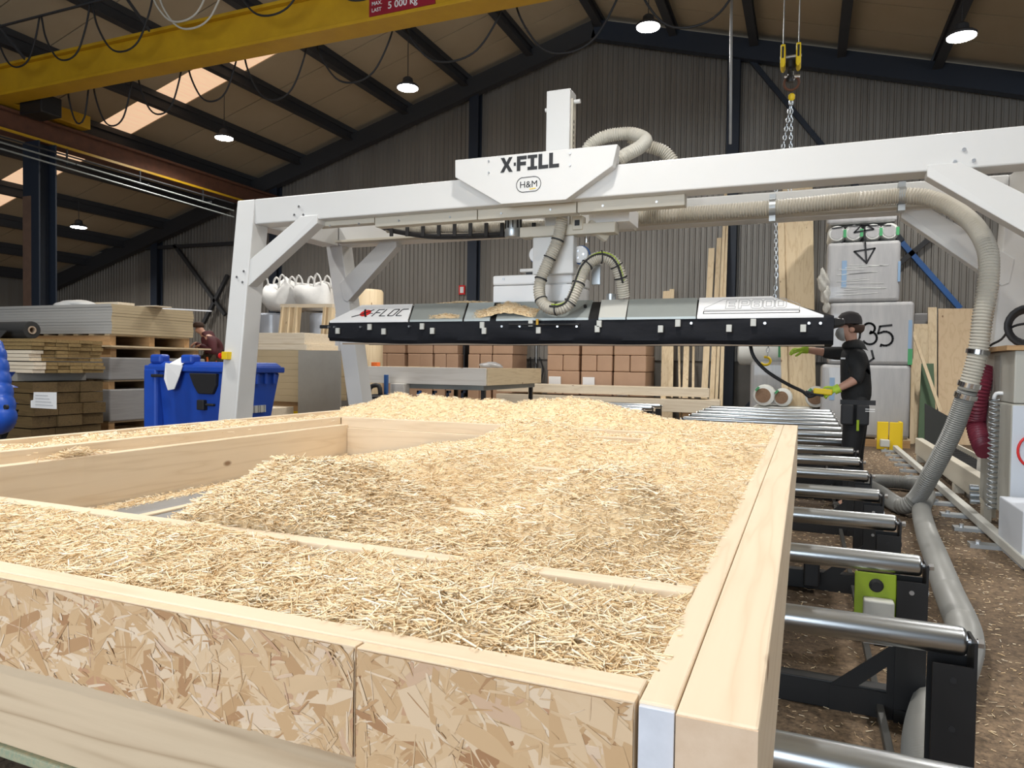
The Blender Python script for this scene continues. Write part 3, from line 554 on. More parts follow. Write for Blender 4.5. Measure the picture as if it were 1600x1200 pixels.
# black skirt with a softly rumpled front
nxs = 150; b = MB(); xs = np.linspace(-5.06, .22, nxs); zs = [1.565, 1.60, 1.64, 1.70, 1.75, 1.80, 1.815]; v = []
for j, z in enumerate(zs):
    for i, x in enumerate(xs):
        k = math.sin(math.pi*j/6); v.append((x, YP-.035*k*(.6+.4*math.sin(x*2.1+1)+.25*math.sin(x*7.3+j))+(.03 if j == 0 else 0), z+(.028*math.exp(-((x+5.06)/.5)**2) if j < 2 else 0)+(.004*math.sin(x*5) if j == 0 else 0)))
f = [(j*nxs+i, j*nxs+i+1, (j+1)*nxs+i+1, (j+1)*nxs+i) for j in range(len(zs)-1) for i in range(nxs-1)]
b.add(v, f)
b.add([(-5.06, YP, 1.595), (-5.06, YP, 1.815), (-5.06, 7.55, 1.815), (-5.06, 7.55, 1.595)], [(0, 1, 2, 3)]).add([(.22, YP, 1.565), (.22, YP, 1.815), (.22, 7.55, 1.815), (.22, 7.55, 1.565)], [(3, 2, 1, 0)])
b.add([(-5.06, 7.55, 1.57), (.22, 7.55, 1.57), (.22, 7.55, 1.815), (-5.06, 7.55, 1.815)], [(3, 2, 1, 0)]).add([(-5.06, YP+.03, 1.60), (.22, YP+.03, 1.568), (.22, 7.55, 1.568), (-5.06, 7.55, 1.60)], [(0, 1, 2, 3)])
sk = b.build('skirt', M['skirt'], pl, smooth='auto', fixn=False)
MB().box(-4.9, .15, YP+.03, YP+.045, 1.553, 1.572).build('brush_strip', M['card_tube'], pl)
MB().hexa([(-5.06, YP+.005, 1.815), (.22, YP+.005, 1.815), (.22, 7.55, 1.815), (-5.06, 7.55, 1.815)], [(-4.62, YR+.01, 2.0), (-.3, YR+.01, 2.0), (-.3, 7.36, 2.0), (-4.62, 7.36, 2.0)]).build('body', M['black'], pl)
MB().obox((-5.18, YP-.01, 1.755), (-5.05, YP-.01, 1.755), .03, .04).build('handle', M['black'], pl, bevel=.008)
MB().hexa([(.22, YP, 1.72), (.31, YP+.05, 1.74), (.31, 7.1, 1.74), (.22, 7.2, 1.72)], [(.22, YP, 1.80), (.31, YP+.05, 1.79), (.31, 7.1, 1.79), (.22, 7.2, 1.80)]).build('end_bumper', M['black'], pl, bevel=.01)
pan = [('whitebox', ((515, 501), (637, 503), (645, 473), (565, 474))), ('gplate', ((640, 503), (722, 503), (730, 471), (648, 473))), ('gplate2', ((725, 503), (765, 503), (773, 470), (733, 471))),
       ('gplate', ((775, 500), (919, 498), (926, 468), (783, 469))), ('gplate3', ((935, 502), (977, 502), (982, 465), (940, 467))), ('gplate', ((979, 501), (1087, 500), (1090, 464), (983, 465))), ('whitebox', ((1089, 499), (1287, 493), (1205, 463), (1093, 465)))]
PO = []
for m_, q in pan:
    lo = [at(*q[0], Y=YP-.02), at(*q[1], Y=YP-.02)]; hi = [at(*q[2], Y=YR), at(*q[3], Y=YR)]
    zl, zh = 1.822, 2.02; A = [Vector((lo[0].x, YP-.02, zl)), Vector((lo[1].x, YP-.02, zl)), Vector((hi[0].x, YR, zh)), Vector((hi[1].x, YR, zh))]
    nn = Vector((0, .012, -.012)); o_ = MB().hexa([p+nn for p in A], A).build('cover_panel', M[m_], pl, bevel=.002); PO.append((o_, A))
    MB().hexa([A[0]+Vector((0, .0, -.022)), A[1]+Vector((0, .0, -.022)), A[1]+Vector((0, .02, -.022)), A[0]+Vector((0, .02, -.022))], [A[0], A[1], A[1]+Vector((0, .02, 0)), A[0]+Vector((0, .02, 0))]).build('front_lip', M['gplate2' if m_ != 'whitebox' else 'whitebox'], o_)
    if hi[0].x-hi[1].x > .1: MB().box(hi[1].x, hi[0].x, YR, 7.36, 2.0, 2.012).build('top_sheet', M[m_], pl)
def on_panel(i, u, v):                                # u along, v up the sloped cover
    A = PO[i][1]; lo = A[0].lerp(A[1], u); hi = A[3].lerp(A[2], u); return lo.lerp(hi, v)+Vector((0, -.003, .003))
def stroke_panel(i, pts, w, m, name, closed=False):
    b = MB(); A = PO[i][1]; nrm = (A[1]-A[0]).cross(A[3]-A[0]).normalized()
    if nrm.y > 0: nrm = -nrm
    # u,v in metres from lower left corner
    ex = (A[1]-A[0]).normalized(); ey = (Vector((0, A[3].y-A[0].y, A[3].z-A[0].z))).normalized()
    P3 = [A[0]+ex*(u*(.86 if i == 6 else 1))+ey*(v*1.4-.035 if i == 6 else v)+nrm*.002 for u, v in pts]; n = len(P3)
    for k in range(n if closed else n-1):
        p, q = P3[k], P3[(k+1) % n]; d = (q-p).normalized(); s = d.cross(nrm)*w/2; p, q = p-d*w*.3, q+d*w*.3
        b.prism([p-s, q-s, q+s, p+s], nrm*.0015)
    b.build(name, M[m], PO[i][0], fixn=True)
def disc_panel(i, u, v, r, m, name):
    A = PO[i][1]; ex = (A[1]-A[0]).normalized(); ey = (Vector((0, A[3].y-A[0].y, A[3].z-A[0].z))).normalized(); nrm = ex.cross(ey).normalized()
    if nrm.y > 0: nrm = -nrm
    c = A[0]+ex*u+ey*v+nrm*.001; MB().prism([c+ex*r*math.cos(2*math.pi*k/24)+ey*r*math.sin(2*math.pi*k/24) for k in range(24)], nrm*.001).build(name, M[m], PO[i][0])
# X-FLOC: lower left x of each stroke letter, letter height
x0 = (at(556, 496, Y=6.80)-PO[0][1][0]).x; hL = .135; vb = .085
disc_panel(0, x0+.095, vb+.068, .068, 'red', 'logo_disc')
stroke_panel(0, [(x0+.05, vb+hL*1.05), (x0+.09, vb+.06), (x0+.14, vb-.01)], .022, 'ink', 'logo_cross'); stroke_panel(0, [(x0-.045, vb-.01), (x0+.08, vb+.05), (x0+.17, vb+hL)], .018, 'ink', 'logo_cross')
stroke_panel(0, [(x0+.155, vb+hL*.42), (x0+.195, vb+hL*.42)], .012, 'ink', 'letter')
lw = .014; X1 = x0+.215
sh = lambda q: [(X1+u*.66+.20*v, vb+v) for u, v in q]
stroke_panel(0, sh([(0, 0), (0, hL), (.105, hL)]), lw, 'ink', 'letter'); stroke_panel(0, sh([(0, hL*.52), (.085, hL*.52)]), lw, 'ink', 'letter')
stroke_panel(0, sh([(.15, hL), (.15, 0), (.255, 0)]), lw, 'ink', 'letter')
stroke_panel(0, sh([(.305, .015), (.305, hL-.015), (.32, hL), (.40, hL), (.415, hL-.015), (.415, .015), (.40, 0), (.32, 0)]), lw, 'ink', 'letter', True)
stroke_panel(0, sh([(.58, hL), (.485, hL), (.47, hL-.015), (.47, .015), (.485, 0), (.58, 0)]), lw, 'ink', 'letter')
# EP800: outlined lettering inside a thin frame
i = 6; A = PO[6][1]; Lx = A[1].x-A[0].x
stroke_panel(6, [(.06, .10), (.06, .125), (.25, .235), (.86, .235), (1.02, .15), (1.02, .10)], .004, 'greyink', 'frame_line', True)
stroke_panel(6, [(.06, .055), (1.02, .055), (1.02, .085), (.06, .085)], .006, 'ink', 'frame_line', True)
def outline(seq, ox, w=.026):
    for poly_ in seq:
        stroke_panel(6, [(ox+u, .115+v) for u, v in poly_], .005, 'greyink', 'letter', True)
h_ = .105
outline([[(0, 0), (.10, 0), (.10, .025), (.03, .025), (.03, .04), (.09, .04), (.09, .062), (.03, .062), (.03, .08), (.10, .08), (.10, h_), (0, h_)]], .28)
outline([[(0, 0), (.03, 0), (.03, .035), (.10, .035), (.115, .05), (.115, .09), (.10, h_), (0, h_)], [(.03, .055), (.085, .055), (.085, .082), (.03, .082)]], .41)
for k, ox in enumerate((.54, .66, .78)):
    o_ = [[(.015, 0), (.095, 0), (.11, .015), (.11, .09), (.095, h_), (.015, h_), (0, .09), (0, .015)]]
    o_ += [[(.03, .022), (.08, .022), (.08, .045), (.03, .045)], [(.03, .062), (.08, .062), (.08, .083), (.03, .083)]] if k == 0 else [[(.03, .022), (.08, .022), (.08, .083), (.03, .083)]]
    outline(o_, ox)
pk = at(913, 480, Y=6.85); MB().cyl((pk.x, YP+.14, 1.935), (pk.x, YP+.12, 1.955), .016, n=12).build('knob', M['black'], pl)
for (px, py) in ((527, 517), (577, 511), (599, 518), (659, 510), (675, 517), (753, 508), (756, 517), (829, 505), (841, 516), (933, 514), (936, 506), (1032, 514), (1059, 505), (1139, 513), (1177, 504), (1255, 513)):
    p = at(px, py, Y=YP-.05); MB().box(p.x-.024, p.x+.024, YP-.056, YP-.03, p.z-.033, p.z+.033).build('skirt_clip', M['gplate3'], pl, bevel=.004)
for (px, py) in ((513, 511), (522, 511), (563, 511), (639, 510), (784, 510), (812, 510), (871, 510), (901, 510), (1080, 505), (1195, 505), (1264, 505), (1282, 505)):
    p = at(px, py, Y=YP-.04); MB().cyl((p.x, YP-.005, p.z), (p.x, YP-.045, p.z), .012, n=8).build('rivet', M['bolt'], pl)
pa, pb = at(795, 507, Y=YP-.06), at(905, 507, Y=YP-.06); MB().cyl((pa.x, YP-.06, pa.z), (pb.x, YP-.06, pb.z), .010, n=8).build('latch_rod', M['rubber'], pl)
p = at(840, 503, Y=YP-.06); MB().cyl((p.x, YP-.07, p.z-.03), (p.x, YP-.07, p.z+.03), .014, n=10).build('latch_valve', M['yellow'], pl)
# filter box and turntable on the plate
pa, pb = at(770, 470, Y=6.98), at(893, 470, Y=6.98)
fb = MB().box(pa.x, pb.x, 6.98, 7.62, 2.012, 2.19).build('filter_box', M['whitebox'], pl, bevel=.012)
MB().box(pa.x-.004, pb.x+.004, 6.976, 7.624, 2.196, 2.30).build('filter_lid', M['whitebox'], pl, bevel=.02, seg=3)
q = at(787, 436, Y=6.976); MB().cyl((q.x, 6.976, q.z), (q.x, 6.968, q.z), .012, n=10).build('bolt', M['bolt'], fb)
pa, pb = at(814, 415, Y=7.0), at(900, 415, Y=7.0)
MB().box(pa.x, pb.x, 6.96, 7.45, 2.325, 2.36).build('turntable', M['white'], pl, bevel=.01); MB().box(pa.x+.06, pb.x-.06, 7.0, 7.4, 2.30, 2.325).build('turntable_neck', M['black'], pl)
for px in (840, 907):
    q = at(px, 398, Y=6.98); wl = MB().cyl((q.x, 6.99, q.z), (q.x, 6.95, q.z), .085, n=24).build('guide_wheel', M['whitebox'], pl, bevel=.004); MB().cyl((q.x, 6.995, q.z), (q.x, 7.02, q.z), .096, n=24).build('wheel_tyre', M['blue'], pl)
    for k in range(3): MB().cyl((q.x+.04*math.cos(k*2.1), 6.95, q.z+.04*math.sin(k*2.1)), (q.x+.04*math.cos(k*2.1), 6.944, q.z+.04*math.sin(k*2.1)), .012, n=8).build('bolt', M['bolt'], wl)
pa = at(932, 430, Y=6.97); MB().box(pa.x-.04, pa.x+.05, 6.93, 6.975, pa.z-.10, pa.z+.10).build('hose_bracket', M['zinc'], pl, bevel=.004)
MB().cyl((pa.x, 6.93, pa.z+.1), (pa.x, 6.93, pa.z+.2), .018, n=10).build('bracket_pin', M['chrome'], pl)
pa = at(955, 463, Y=7.05); MB().cyl((pa.x, 7.05, 2.01), (pa.x, 7.05, 2.08), .05, n=20).build('spigot', M['zinc'], pl, smooth='auto')
# straw left lying on the plate
def heap(name, px, py, w, h, n, label, ydepth=.10, Y0=YP-.005, zb=1.822, slope=.8):
    c = at(px, py, Y=Y0); N_ = 22; b = MB(); v = []; 
    def hz(u, vv): return h*max(0, 1-abs(u-.1)**1.3/1.14)**1.3*(1+.08*math.sin(u*23)+.06*math.sin(vv*19+u*11))*math.sin(math.pi*min(1, max(0, vv)))**.8
    for j in range(7):
        for i in range(N_):
            u = -1+2*i/(N_-1); vv = j/6; v.append((c.x+u*w, Y0+vv*ydepth, zb+slope*vv*ydepth+hz(u, .15+.85*vv)-.004))
    b.add(v, [(j*N_+i, j*N_+i+1, (j+1)*N_+i+1, (j+1)*N_+i) for j in range(6) for i in range(N_-1)])
    o = b.build(name, M['strawbed'], smooth=True, fixn=False, label=label, cat='straw', kind='stuff')
    u = rng.uniform(-1, 1, n); vv = rng.uniform(0, 1, n); P3 = np.stack([c.x+u*w, Y0+vv*ydepth, np.array([zb+slope*y_*ydepth+hz(x_, .15+.85*y_) for x_, y_ in zip(u, vv)])+.002], -1)
    straws('loose_straw', P3, rng.uniform(.015, .045, n), rng.uniform(.002, .004, n), .25, 'straw', o, ORG[o.name]); return o
heap('straw_heap', 785, 502, .36, .125, 1500, 'heap of straw spilled on the grey covers of the injection plate', .13)
heap('straw_heap', 692, 503, .19, .04, 380, 'thin streak of straw on the injection plate beside the white lettered cover', .06)
heap('straw_heap', 720, 471, .42, .030, 400, 'thin layer of straw along the ridge of the injection plate', .1, 7.0, 2.012, 0)
heap('straw_heap', 850, 470, .2, .025, 200, 'small drift of straw on the injection plate against the white filter box', .08, 7.0, 2.012, 0)

# ---------------------------------------------------------------- hoses of the gantry
lp = [at(878, 342, Y=6.78), at(871, 375, Y=6.76), at(855, 412, Y=6.74), at(843, 445, Y=6.70), at(847, 472, Y=6.66), at(865, 483, Y=6.64), at(888, 476, Y=6.64), at(902, 448, Y=6.68), at(914, 418, Y=6.74), at(935, 402, Y=6.80), at(958, 408, Y=6.86), at(970, 434, Y=6.92), at(975, 464, Y=6.98)]
h1 = hose('suction_hose', lp, .062, M['hose'], label='pale ribbed hose looping in an S down to the injection plate', cat='hose')
sp = spline(lp, .03); n = len(sp)
for k, q in enumerate((.10, .19, .28, .38, .47, .54, .62, .70, .78, .85, .91)):
    i = int(q*n); d = (sp[i+1]-sp[i-1]).normalized(); MB().cyl(sp[i]-d*.006, sp[i]+d*.006, .066, n=14).build('cable_tie', M['rubber'], h1)
sd = []
for i in range(int(n*.44), n-2, 3):
    d = (sp[min(i+2, n-1)]-sp[i-2]).normalized(); s_ = Vector((0, -1, 0)).cross(d).normalized(); sd.append(sp[i]+Vector((0, -.058, 0))+s_*.02)
MB().tube(spline(sd, .03), .010, 8).build('black_cable', M['rubber'], h1, smooth=True)
MB().tube(spline([q+Vector((.012, .012, .018)) for q in sd], .03), .006, 6).build('green_cable', M['lime'], h1, smooth=True)
hose('air_hose', [at(915, 250, Y=6.98), at(922, 228, Y=7.0), at(948, 213, Y=7.02), at(985, 209, Y=7.05), at(1008, 218, Y=7.0), at(1000, 230, Y=6.9), at(976, 243, Y=6.78), at(965, 252, Y=6.75)], .068, M['hose'], label='pale ribbed hose arching over the lettered carriage cover', cat='hose')
hose('air_hose', [at(985, 214, Y=7.25), at(1012, 228, Y=7.3), at(1038, 238, Y=7.35), at(1056, 262, Y=7.4), at(1062, 290, Y=7.45)], .068, M['hose'], label='pale ribbed hose dropping behind the front beam of the gantry', cat='hose')
hr = [at(985, 340, Y=7.62), at(1060, 335, Y=7.62), at(1200, 325, Y=7.62), at(1340, 312, Y=7.62), at(1420, 306, Y=7.6), at(1470, 316, Y=7.5), at(1515, 345, Y=7.3), at(1541, 385, Y=7.1), at(1545, 430, Y=7.0), at(1536, 490, Y=6.95), at(1528, 550, Y=6.95), at(1512, 610, Y=6.97), at(1488, 675, Y=7.05), at(1455, 740, Y=7.2)]
for q, z in (((1432, 778), .19), ((1408, 790), .09)): hr.append(at(*q, Z=z))
for q in ((1375, 770), (1352, 754), (1385, 752), (1430, 757), (1448, 772), (1440, 795), (1447, 830), (1462, 870), (1482, 925), (1503, 975), (1508, 1010), (1490, 1060), (1462, 1100), (1450, 1150), (1452, 1210), (1470, 1290)): hr.append(at(*q, Z=.09))
n1 = 11
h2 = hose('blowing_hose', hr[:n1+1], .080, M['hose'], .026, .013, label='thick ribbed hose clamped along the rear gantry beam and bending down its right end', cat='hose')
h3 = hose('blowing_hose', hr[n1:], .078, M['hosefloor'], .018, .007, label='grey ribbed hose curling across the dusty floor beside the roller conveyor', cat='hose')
for (px, py) in ((1207, 324), (1409, 306)):
    c = at(px, py, Y=7.62); cl = MB().cyl(c+Vector((-.03, 0, 0)), c+Vector((.03, 0, 0)), .087, n=20).build('hose_clamp', M['zinc'], h2, smooth='auto'); MB().box(c.x-.03, c.x+.03, 7.6, 7.72, c.z-.14, c.z+.13).build('clamp_bracket', M['zinc'], cl)
for i in (hr[9], hr[10]*.5+hr[9]*.5):
    pass
d = (hr[12]-hr[10]).normalized()
for k in (-.05, .05): MB().cyl(hr[11]+d*(k-.02), hr[11]+d*(k+.02), .088, n=20).build('hose_clamp', M['chrome'], h2, smooth='auto')
d = (hr[11]-hr[9]).normalized(); MB().cyl(hr[10]-d*.018, hr[10]+d*.018, .088, n=20).build('hose_clamp', M['chrome'], h2, smooth='auto')

# ---------------------------------------------------------------- overhead crane
rw = thing('crane_runway', 'rusty brown crane runway beam with conductor rails on a steel column', 'crane runway', (-14.0, 9.3, 0))  # runway, girder and festoon positions scaled about the camera to clear the board stack
MB().box(-14.14, -13.86, -8.5, 16.3, 5.96, 6.01).box(-14.02, -13.98, -8.5, 16.3, 5.6, 5.96).box(-14.14, -13.86, -8.5, 16.3, 5.55, 5.6).build('runway_beam', M['rust'], rw)
MB().box(-13.856, -13.84, 4, 16.3, 5.56, 5.61).build('stripe', M['yellow'], rw)
MB().box(-14.03, -13.97, -8.5, 16.3, 6.01, 6.05).build('crane_rail', M['steelwork'], rw)
for y in (9.3, 1.2):
    MB().box(-14.23, -13.77, y-.03, y-.0, 0, 5.55).box(-14.23, -13.77, y+.30, y+.33, 0, 5.55).box(-14.02, -13.98, y, y+.30, 0, 5.55).build('column', M['darkblue'], rw)
    MB().box(-14.235, -13.99, y-.034, y-.0305, 2.2, 4.5).build('rust_plate', M['rustcol'], rw)
MB().box(-14.3, -13.7, 16.3, 16.4, 5.2, 5.55).build('wall_console', M['steelwork'], rw)
for k, (a, c) in enumerate((((0, 213), (365, 318)), ((0, 222), (365, 329)), ((0, 232), (365, 339)))):
    MB().cyl(at(*a, X=-13.6), at(*c, X=-13.6), .018, n=6).build('conductor_rail', M['gplate' if k else 'steelwork'], rw)
for y in (9.9, 11.6, 13.4, 15.2): MB().box(-13.84, -13.58, y-.012, y+.012, 5.22, 5.26).box(-13.87, -13.84, y-.012, y+.012, 5.22, 5.57).build('rail_hanger', M['steelwork'], rw)
cr = thing('overhead_crane', 'yellow overhead crane girder with looping festoon cables and load sign', 'crane', (-4, 8.5, 6.05))
MB().box(-14.2, 3.5, 8.38, 8.76, 6.05, 6.10).box(-14.2, 3.5, 8.46, 8.68, 6.10, 6.56).box(-14.2, 3.5, 8.38, 8.76, 6.56, 6.61).build('girder', M['yellow'], cr, bevel=.006)
MB().box(-14.22, -13.7, 7.1, 10.3, 6.053, 6.32).build('end_carriage', M['yellow'], cr, bevel=.01)
MB().box(-13.6, -13.0, 8.8, 9.2, 5.85, 6.2).build('travel_motor', M['black'], cr, bevel=.02)
MB().obox((-13, 8.0, 7.0), (3.4, 8.0, 7.0), .03, .03).build('festoon_wire', M['steelwork'], cr)
MB().obox((-13.4, 9.08, 6.5), (3.4, 9.08, 6.5), .03, .03).build('festoon_wire', M['steelwork'], cr)
for x in (-12.9, -9.9, -6.6, -3.2): MB().obox((x, 8.0, 7.0), (x+.1, 8.4, 6.58), .035, .035).build('festoon_bracket', M['steelwork'], cr)
for x in (-13, -10, -6.7, -3.3, 0): MB().obox((x, 9.08, 6.5), (x, 8.7, 6.58), .035, .035).build('festoon_bracket', M['steelwork'], cr)
def loop(x0, x1, y, z, sag, m='rubber', r=.015):
    xm = (x0+x1)/2; MB().tube(spline([(x0, y, z), (x0+(xm-x0)*.18, y, z-sag*.45), (x0+(xm-x0)*.55, y+.02, z-sag*.88), (xm, y+.02, z-sag), (x1-(x1-xm)*.55, y+.02, z-sag*.88), (x1-(x1-xm)*.18, y, z-sag*.45), (x1, y, z)], .06), r, 6).build('festoon_cable', M[m], cr, smooth=True)
xx = -12.95
for k, d in enumerate((1.1, 1.15, 1.35, 1.4, 1.45, 1.5, 1.3)): loop(xx, xx+d, 8.0, 6.98, .72+.06*(k % 3), 'hose' if k in (3,) else 'rubber'); xx += d+.05
loop(-9.3, -8.05, 7.97, 6.98, .6, 'hose')
xx = -12.7
for k, d in enumerate((.6, 1.05, 1.1, 1.15, 1.35, 1.5, 1.7, 1.6, 1.5, 1.75)): loop(xx, xx+d, 9.08, 6.49, .84+.07*((k*2) % 3)); xx += d+.06
pa, pb = at(577, 20, Y=8.45), at(680, 5, Y=8.45)
sg = MB().box(pa.x, pb.x, 8.446, 8.4595, 6.14, 6.44).build('load_sign', M['redsign'], cr)
text('sign_lettering', '5 000 kg', .135, 'whitep', (pa.x+.30, 8.445, 6.20), sg, off=.002)
text('sign_lettering', 'MAX.', .072, 'whitep', (pa.x+.04, 8.445, 6.285), sg, off=.001); text('sign_lettering', 'LAST', .072, 'whitep', (pa.x+.04, 8.445, 6.195), sg, off=.001)
# hook block and sling chains
hy = 9.6; hk = thing('crane_hook_block', 'black crane hook block with yellow sheave guards and grey chain slings', 'crane hook', (at(1237, 140, Y=hy).x, hy, 3.2))
for px, py in ((1224, 93), (1248, 90)):
    c = at(px, py, Y=hy); gpts = [(c.x-.028, hy, c.z+.11), (c.x+.028, hy, c.z+.11), (c.x+.03, hy, c.z-.13), (c.x+.012, hy, c.z-.17), (c.x-.018, hy, c.z-.17), (c.x-.03, hy, c.z-.13)]
    gd = MB().prism(gpts, (0, -.2, 0)).build('sheave_guard', M['yel2'], hk, bevel=.012); MB().box(c.x-.012, c.x+.012, hy-.204, hy+.004, c.z-.06, c.z+.08).build('guard_slot', M['ink'], gd)
    MB().cyl((c.x, hy-.1, c.z+.1), (c.x, hy-.1, 8.2), .007, n=6).build('hoist_rope', M['zinc'], hk)
a, c = at(1219, 96, Y=hy), at(1253, 91, Y=hy); MB().cyl((a.x, hy-.1, a.z), (c.x, hy-.1, c.z), .018, n=10).build('axle', M['zinc'], hk)
c = at(1236, 105, Y=hy); MB().lathe((c.x, hy-.1, c.z-.22), [(.04, 0), (.05, .05), (.035, .08), (.035, .15), (.06, .17), (.06, .25)], 14).build('swivel', M['black'], hk, smooth='auto')
a, c = at(1226, 125, Y=hy), at(1250, 124, Y=hy); MB().cyl((a.x, hy-.1, a.z), (c.x, hy-.1, c.z), .02, n=10).build('shackle_pin', M['bolt'], hk)
c = at(1237, 132, Y=hy); MB().tube([(c.x+.085*math.sin(t), hy-.1, c.z-.02-.085*math.cos(t)) for t in np.linspace(-2.3, 2.3, 20)], .016, 8).build('shackle', M['rust'], hk, smooth=True)
def chain(p0, p1, name='chain_link'):
    p0, p1 = Vector(p0), Vector(p1); L_ = (p1-p0).length; n = int(L_/.052); d = (p1-p0)/n; u = d.normalized(); s1 = u.cross(Vector((0, 1, 0))).normalized(); s2 = u.cross(s1)
    for k in range(n):
        c = p0+d*(k+.5); s = s1 if k % 2 else s2; ring = [c+u*.033*math.cos(t)+s*.019*math.sin(t) for t in np.linspace(0, 2*math.pi, 9)]
        MB().tube(ring, .0075, 4, cap=False).build(name, M['zinc'], hk, fixn=False)
ctop = at(1237, 150, Y=hy-.1)
MB().lathe((ctop.x, ctop.y, ctop.z-.03), [(.02, -.03), (.04, 0), (.04, .04), (.02, .06)], 10).build('chain_master_link', M['yel2'], hk, smooth='auto')
chain(ctop, at(1234, 300, Y=hy-.1)); chain(ctop, at(1212, 300, Y=hy-.1)); chain(at(1212, 300, Y=hy-.1), at(1213, 440, Y=hy-.1)); chain(at(1201, 535, Y=hy-.1), at(1199, 558, Y=hy-.1)); chain(at(1213, 440, Y=hy-.1), at(1201, 535, Y=hy-.1))
c = at(1196, 564, Y=hy-.1); MB().tube([(c.x+.06*math.sin(t), hy-.1, c.z+.05*math.cos(t)) for t in np.linspace(-.3, 4.2, 16)], .016, 8).build('sling_hook', M['yel2'], hk, smooth=True)
MB().cyl(at(1143, 0, Y=10.5), at(1141, 225, Y=10.5), .02, n=8).build('hanging_cable', M['hoseg'], label='grey cable hanging straight down from the roof behind the carriage', cat='cable', smooth=True)

# ---------------------------------------------------------------- left background: bin, board stacks, battens
bn = thing('waste_bin', 'large blue wheeled waste bin with black front fittings behind the gantry leg', 'waste bin', (-6.95, 7.1, 0))
BX0, BX1, BY0, BY1 = -8.05, -6.30, 6.85, 7.42
MB().hexa([(BX0+.16, BY0+.12, .22), (BX1-.16, BY0+.12, .22), (BX1-.16, BY1-.12, .22), (BX0+.16, BY1-.12, .22)], [(BX0+.03, BY0+.02, 1.20), (BX1-.03, BY0+.02, 1.20), (BX1-.03, BY1, 1.20), (BX0+.03, BY1, 1.20)]).build('body', M['bluep'], bn, bevel=.03, seg=3)
MB().box(BX0-.02, BX1+.02, BY0-.03, BY1+.03, 1.20, 1.275).build('rim', M['bluep'], bn, bevel=.015)
MB().hexa([(BX0, BY0, 1.275), (BX1, BY0, 1.275), (BX1, BY1, 1.275), (BX0, BY1, 1.275)], [(BX0+.05, BY0+.06, 1.33), (BX1-.05, BY0+.06, 1.33), (BX1-.05, BY1-.05, 1.33), (BX0+.05, BY1-.05, 1.33)]).build('lid', M['bluep'], bn, bevel=.012)
for px in (252, 300): 
    q = at(px, 552, Y=BY0+.1); MB().box(q.x-.10, q.x+.10, BY0+.0, BY0+.16, 1.30, 1.42).build('lid_handle', M['bluep'], bn, bevel=.03)
MB().box(BX0-.03, BX0+.20, BY0-.035, BY0+.10, .30, 1.24).build('corner_rib', M['bluep'], bn, bevel=.03)
q = at(316, 590, Y=BY0-.03); MB().prism([(q.x-.23, BY0-.035, 1.185), (q.x+.23, BY0-.035, 1.185), (q.x+.20, BY0-.01, 1.03), (q.x+.13, BY0+.0, .92), (q.x-.11, BY0+.0, .92), (q.x-.18, BY0-.01, 1.03)], (0, .06, 0)).build('front_latch_plate', M['rubber'], bn, bevel=.015)
q = at(316, 632, Y=BY0+.04); MB().box(q.x-.06, q.x+.06, BY0-.0, BY0+.12, q.z-.07, q.z+.06).box(q.x+.06, q.x+.2, BY0+.02, BY0+.1, q.z-.015, q.z+.015).build('lock_handle', M['rubber'], bn, bevel=.012)
q = at(246, 585, Y=BY0-.03); MB().box(q.x-.09, q.x+.12, BY0-.06, BY0-.034, 1.12, 1.16).build('side_catch', M['rubber'], bn, bevel=.01)
for k in range(3): MB().box(BX1-.035, BX1-.005, BY0+.12+k*.15, BY0+.16+k*.15, 1.06, 1.2).build('side_rib', M['bluep'], bn, bevel=.005)
q = at(406, 640, X=BX1-.04)
for k, (y_, w_) in enumerate(((.10, .02), (.15, .045), (.215, .012), (.25, .05), (.32, .02))): MB().box(BX1-.10, BX1-.062, BY0+y_, BY0+y_+w_, .70, .79).build('worn_print', M['gplate3'], bn)
for x in (BX0+.3, BX1-.3):
    for y in (BY0+.22, BY1-.22): MB().cyl((x-.03, y, .1), (x+.03, y, .1), .1, n=18).box(x-.04, x+.04, y-.04, y+.04, .1, .225).build('castor', M['rubber'], bn)
cl = [at(258, 567, Y=BY0-.065), at(285, 571, Y=BY0-.065), at(279, 590, Y=BY0-.075), at(272, 608, Y=BY0-.07), at(262, 610, Y=BY0-.07), at(256, 592, Y=BY0-.08)]
ct = MB().prism(cl, (0, .012, 0)); ct.prism([Vector((cl[0].x, BY0-.065, 1.262)), Vector((cl[1].x-.04, BY0-.065, 1.262)), Vector((cl[1].x-.09, BY0+.14, 1.36)), Vector((cl[0].x+.06, BY0+.14, 1.38))], (0, 0, .012))
ct.build('rag', M['whitep'], label='white rag hanging over the rim of the blue bin', cat='cloth', bevel=.004)

def two_face(o, m2, test):
    o.data.materials.append(m2)
    for p in o.data.polygons:
        if test(p.normal): p.material_index = 1
def brick_stack(name, label, cat, group, x0, x1, y0, y1, zs, m, m2=None, jit=.01, lab2=None):
    for k in range(len(zs)-1):
        j = random.uniform(-jit, jit); b = MB().box(x0+j, x1+j, y0+j, y1+j, zs[k]+.001, zs[k+1]-.001)
        od = ('lowest', 'second lowest', 'third lowest', 'fourth lowest', 'fifth lowest', 'fifth', 'fourth', 'third', 'second', 'topmost') if len(zs) == 11 else ('lowest', 'second lowest', 'third lowest', 'fourth lowest', 'fourth', 'third', 'second', 'topmost')
        o = b.build(name, M[m], label=od[k]+' '+label, cat=cat, group=group)
        if m2: two_face(o, M[m2], lambda n: n.x > .5)
zb = [1.725+.0445*k for k in range(11)]
brick_stack('fibre_board', 'fibre board with beige cut edge in the tall stack behind the battens', 'board', 'fibre boards in the tall stack', -13.2, -9.53, 7.5, 9.02, zb, 'boardgrey', 'beigeboard', .006)
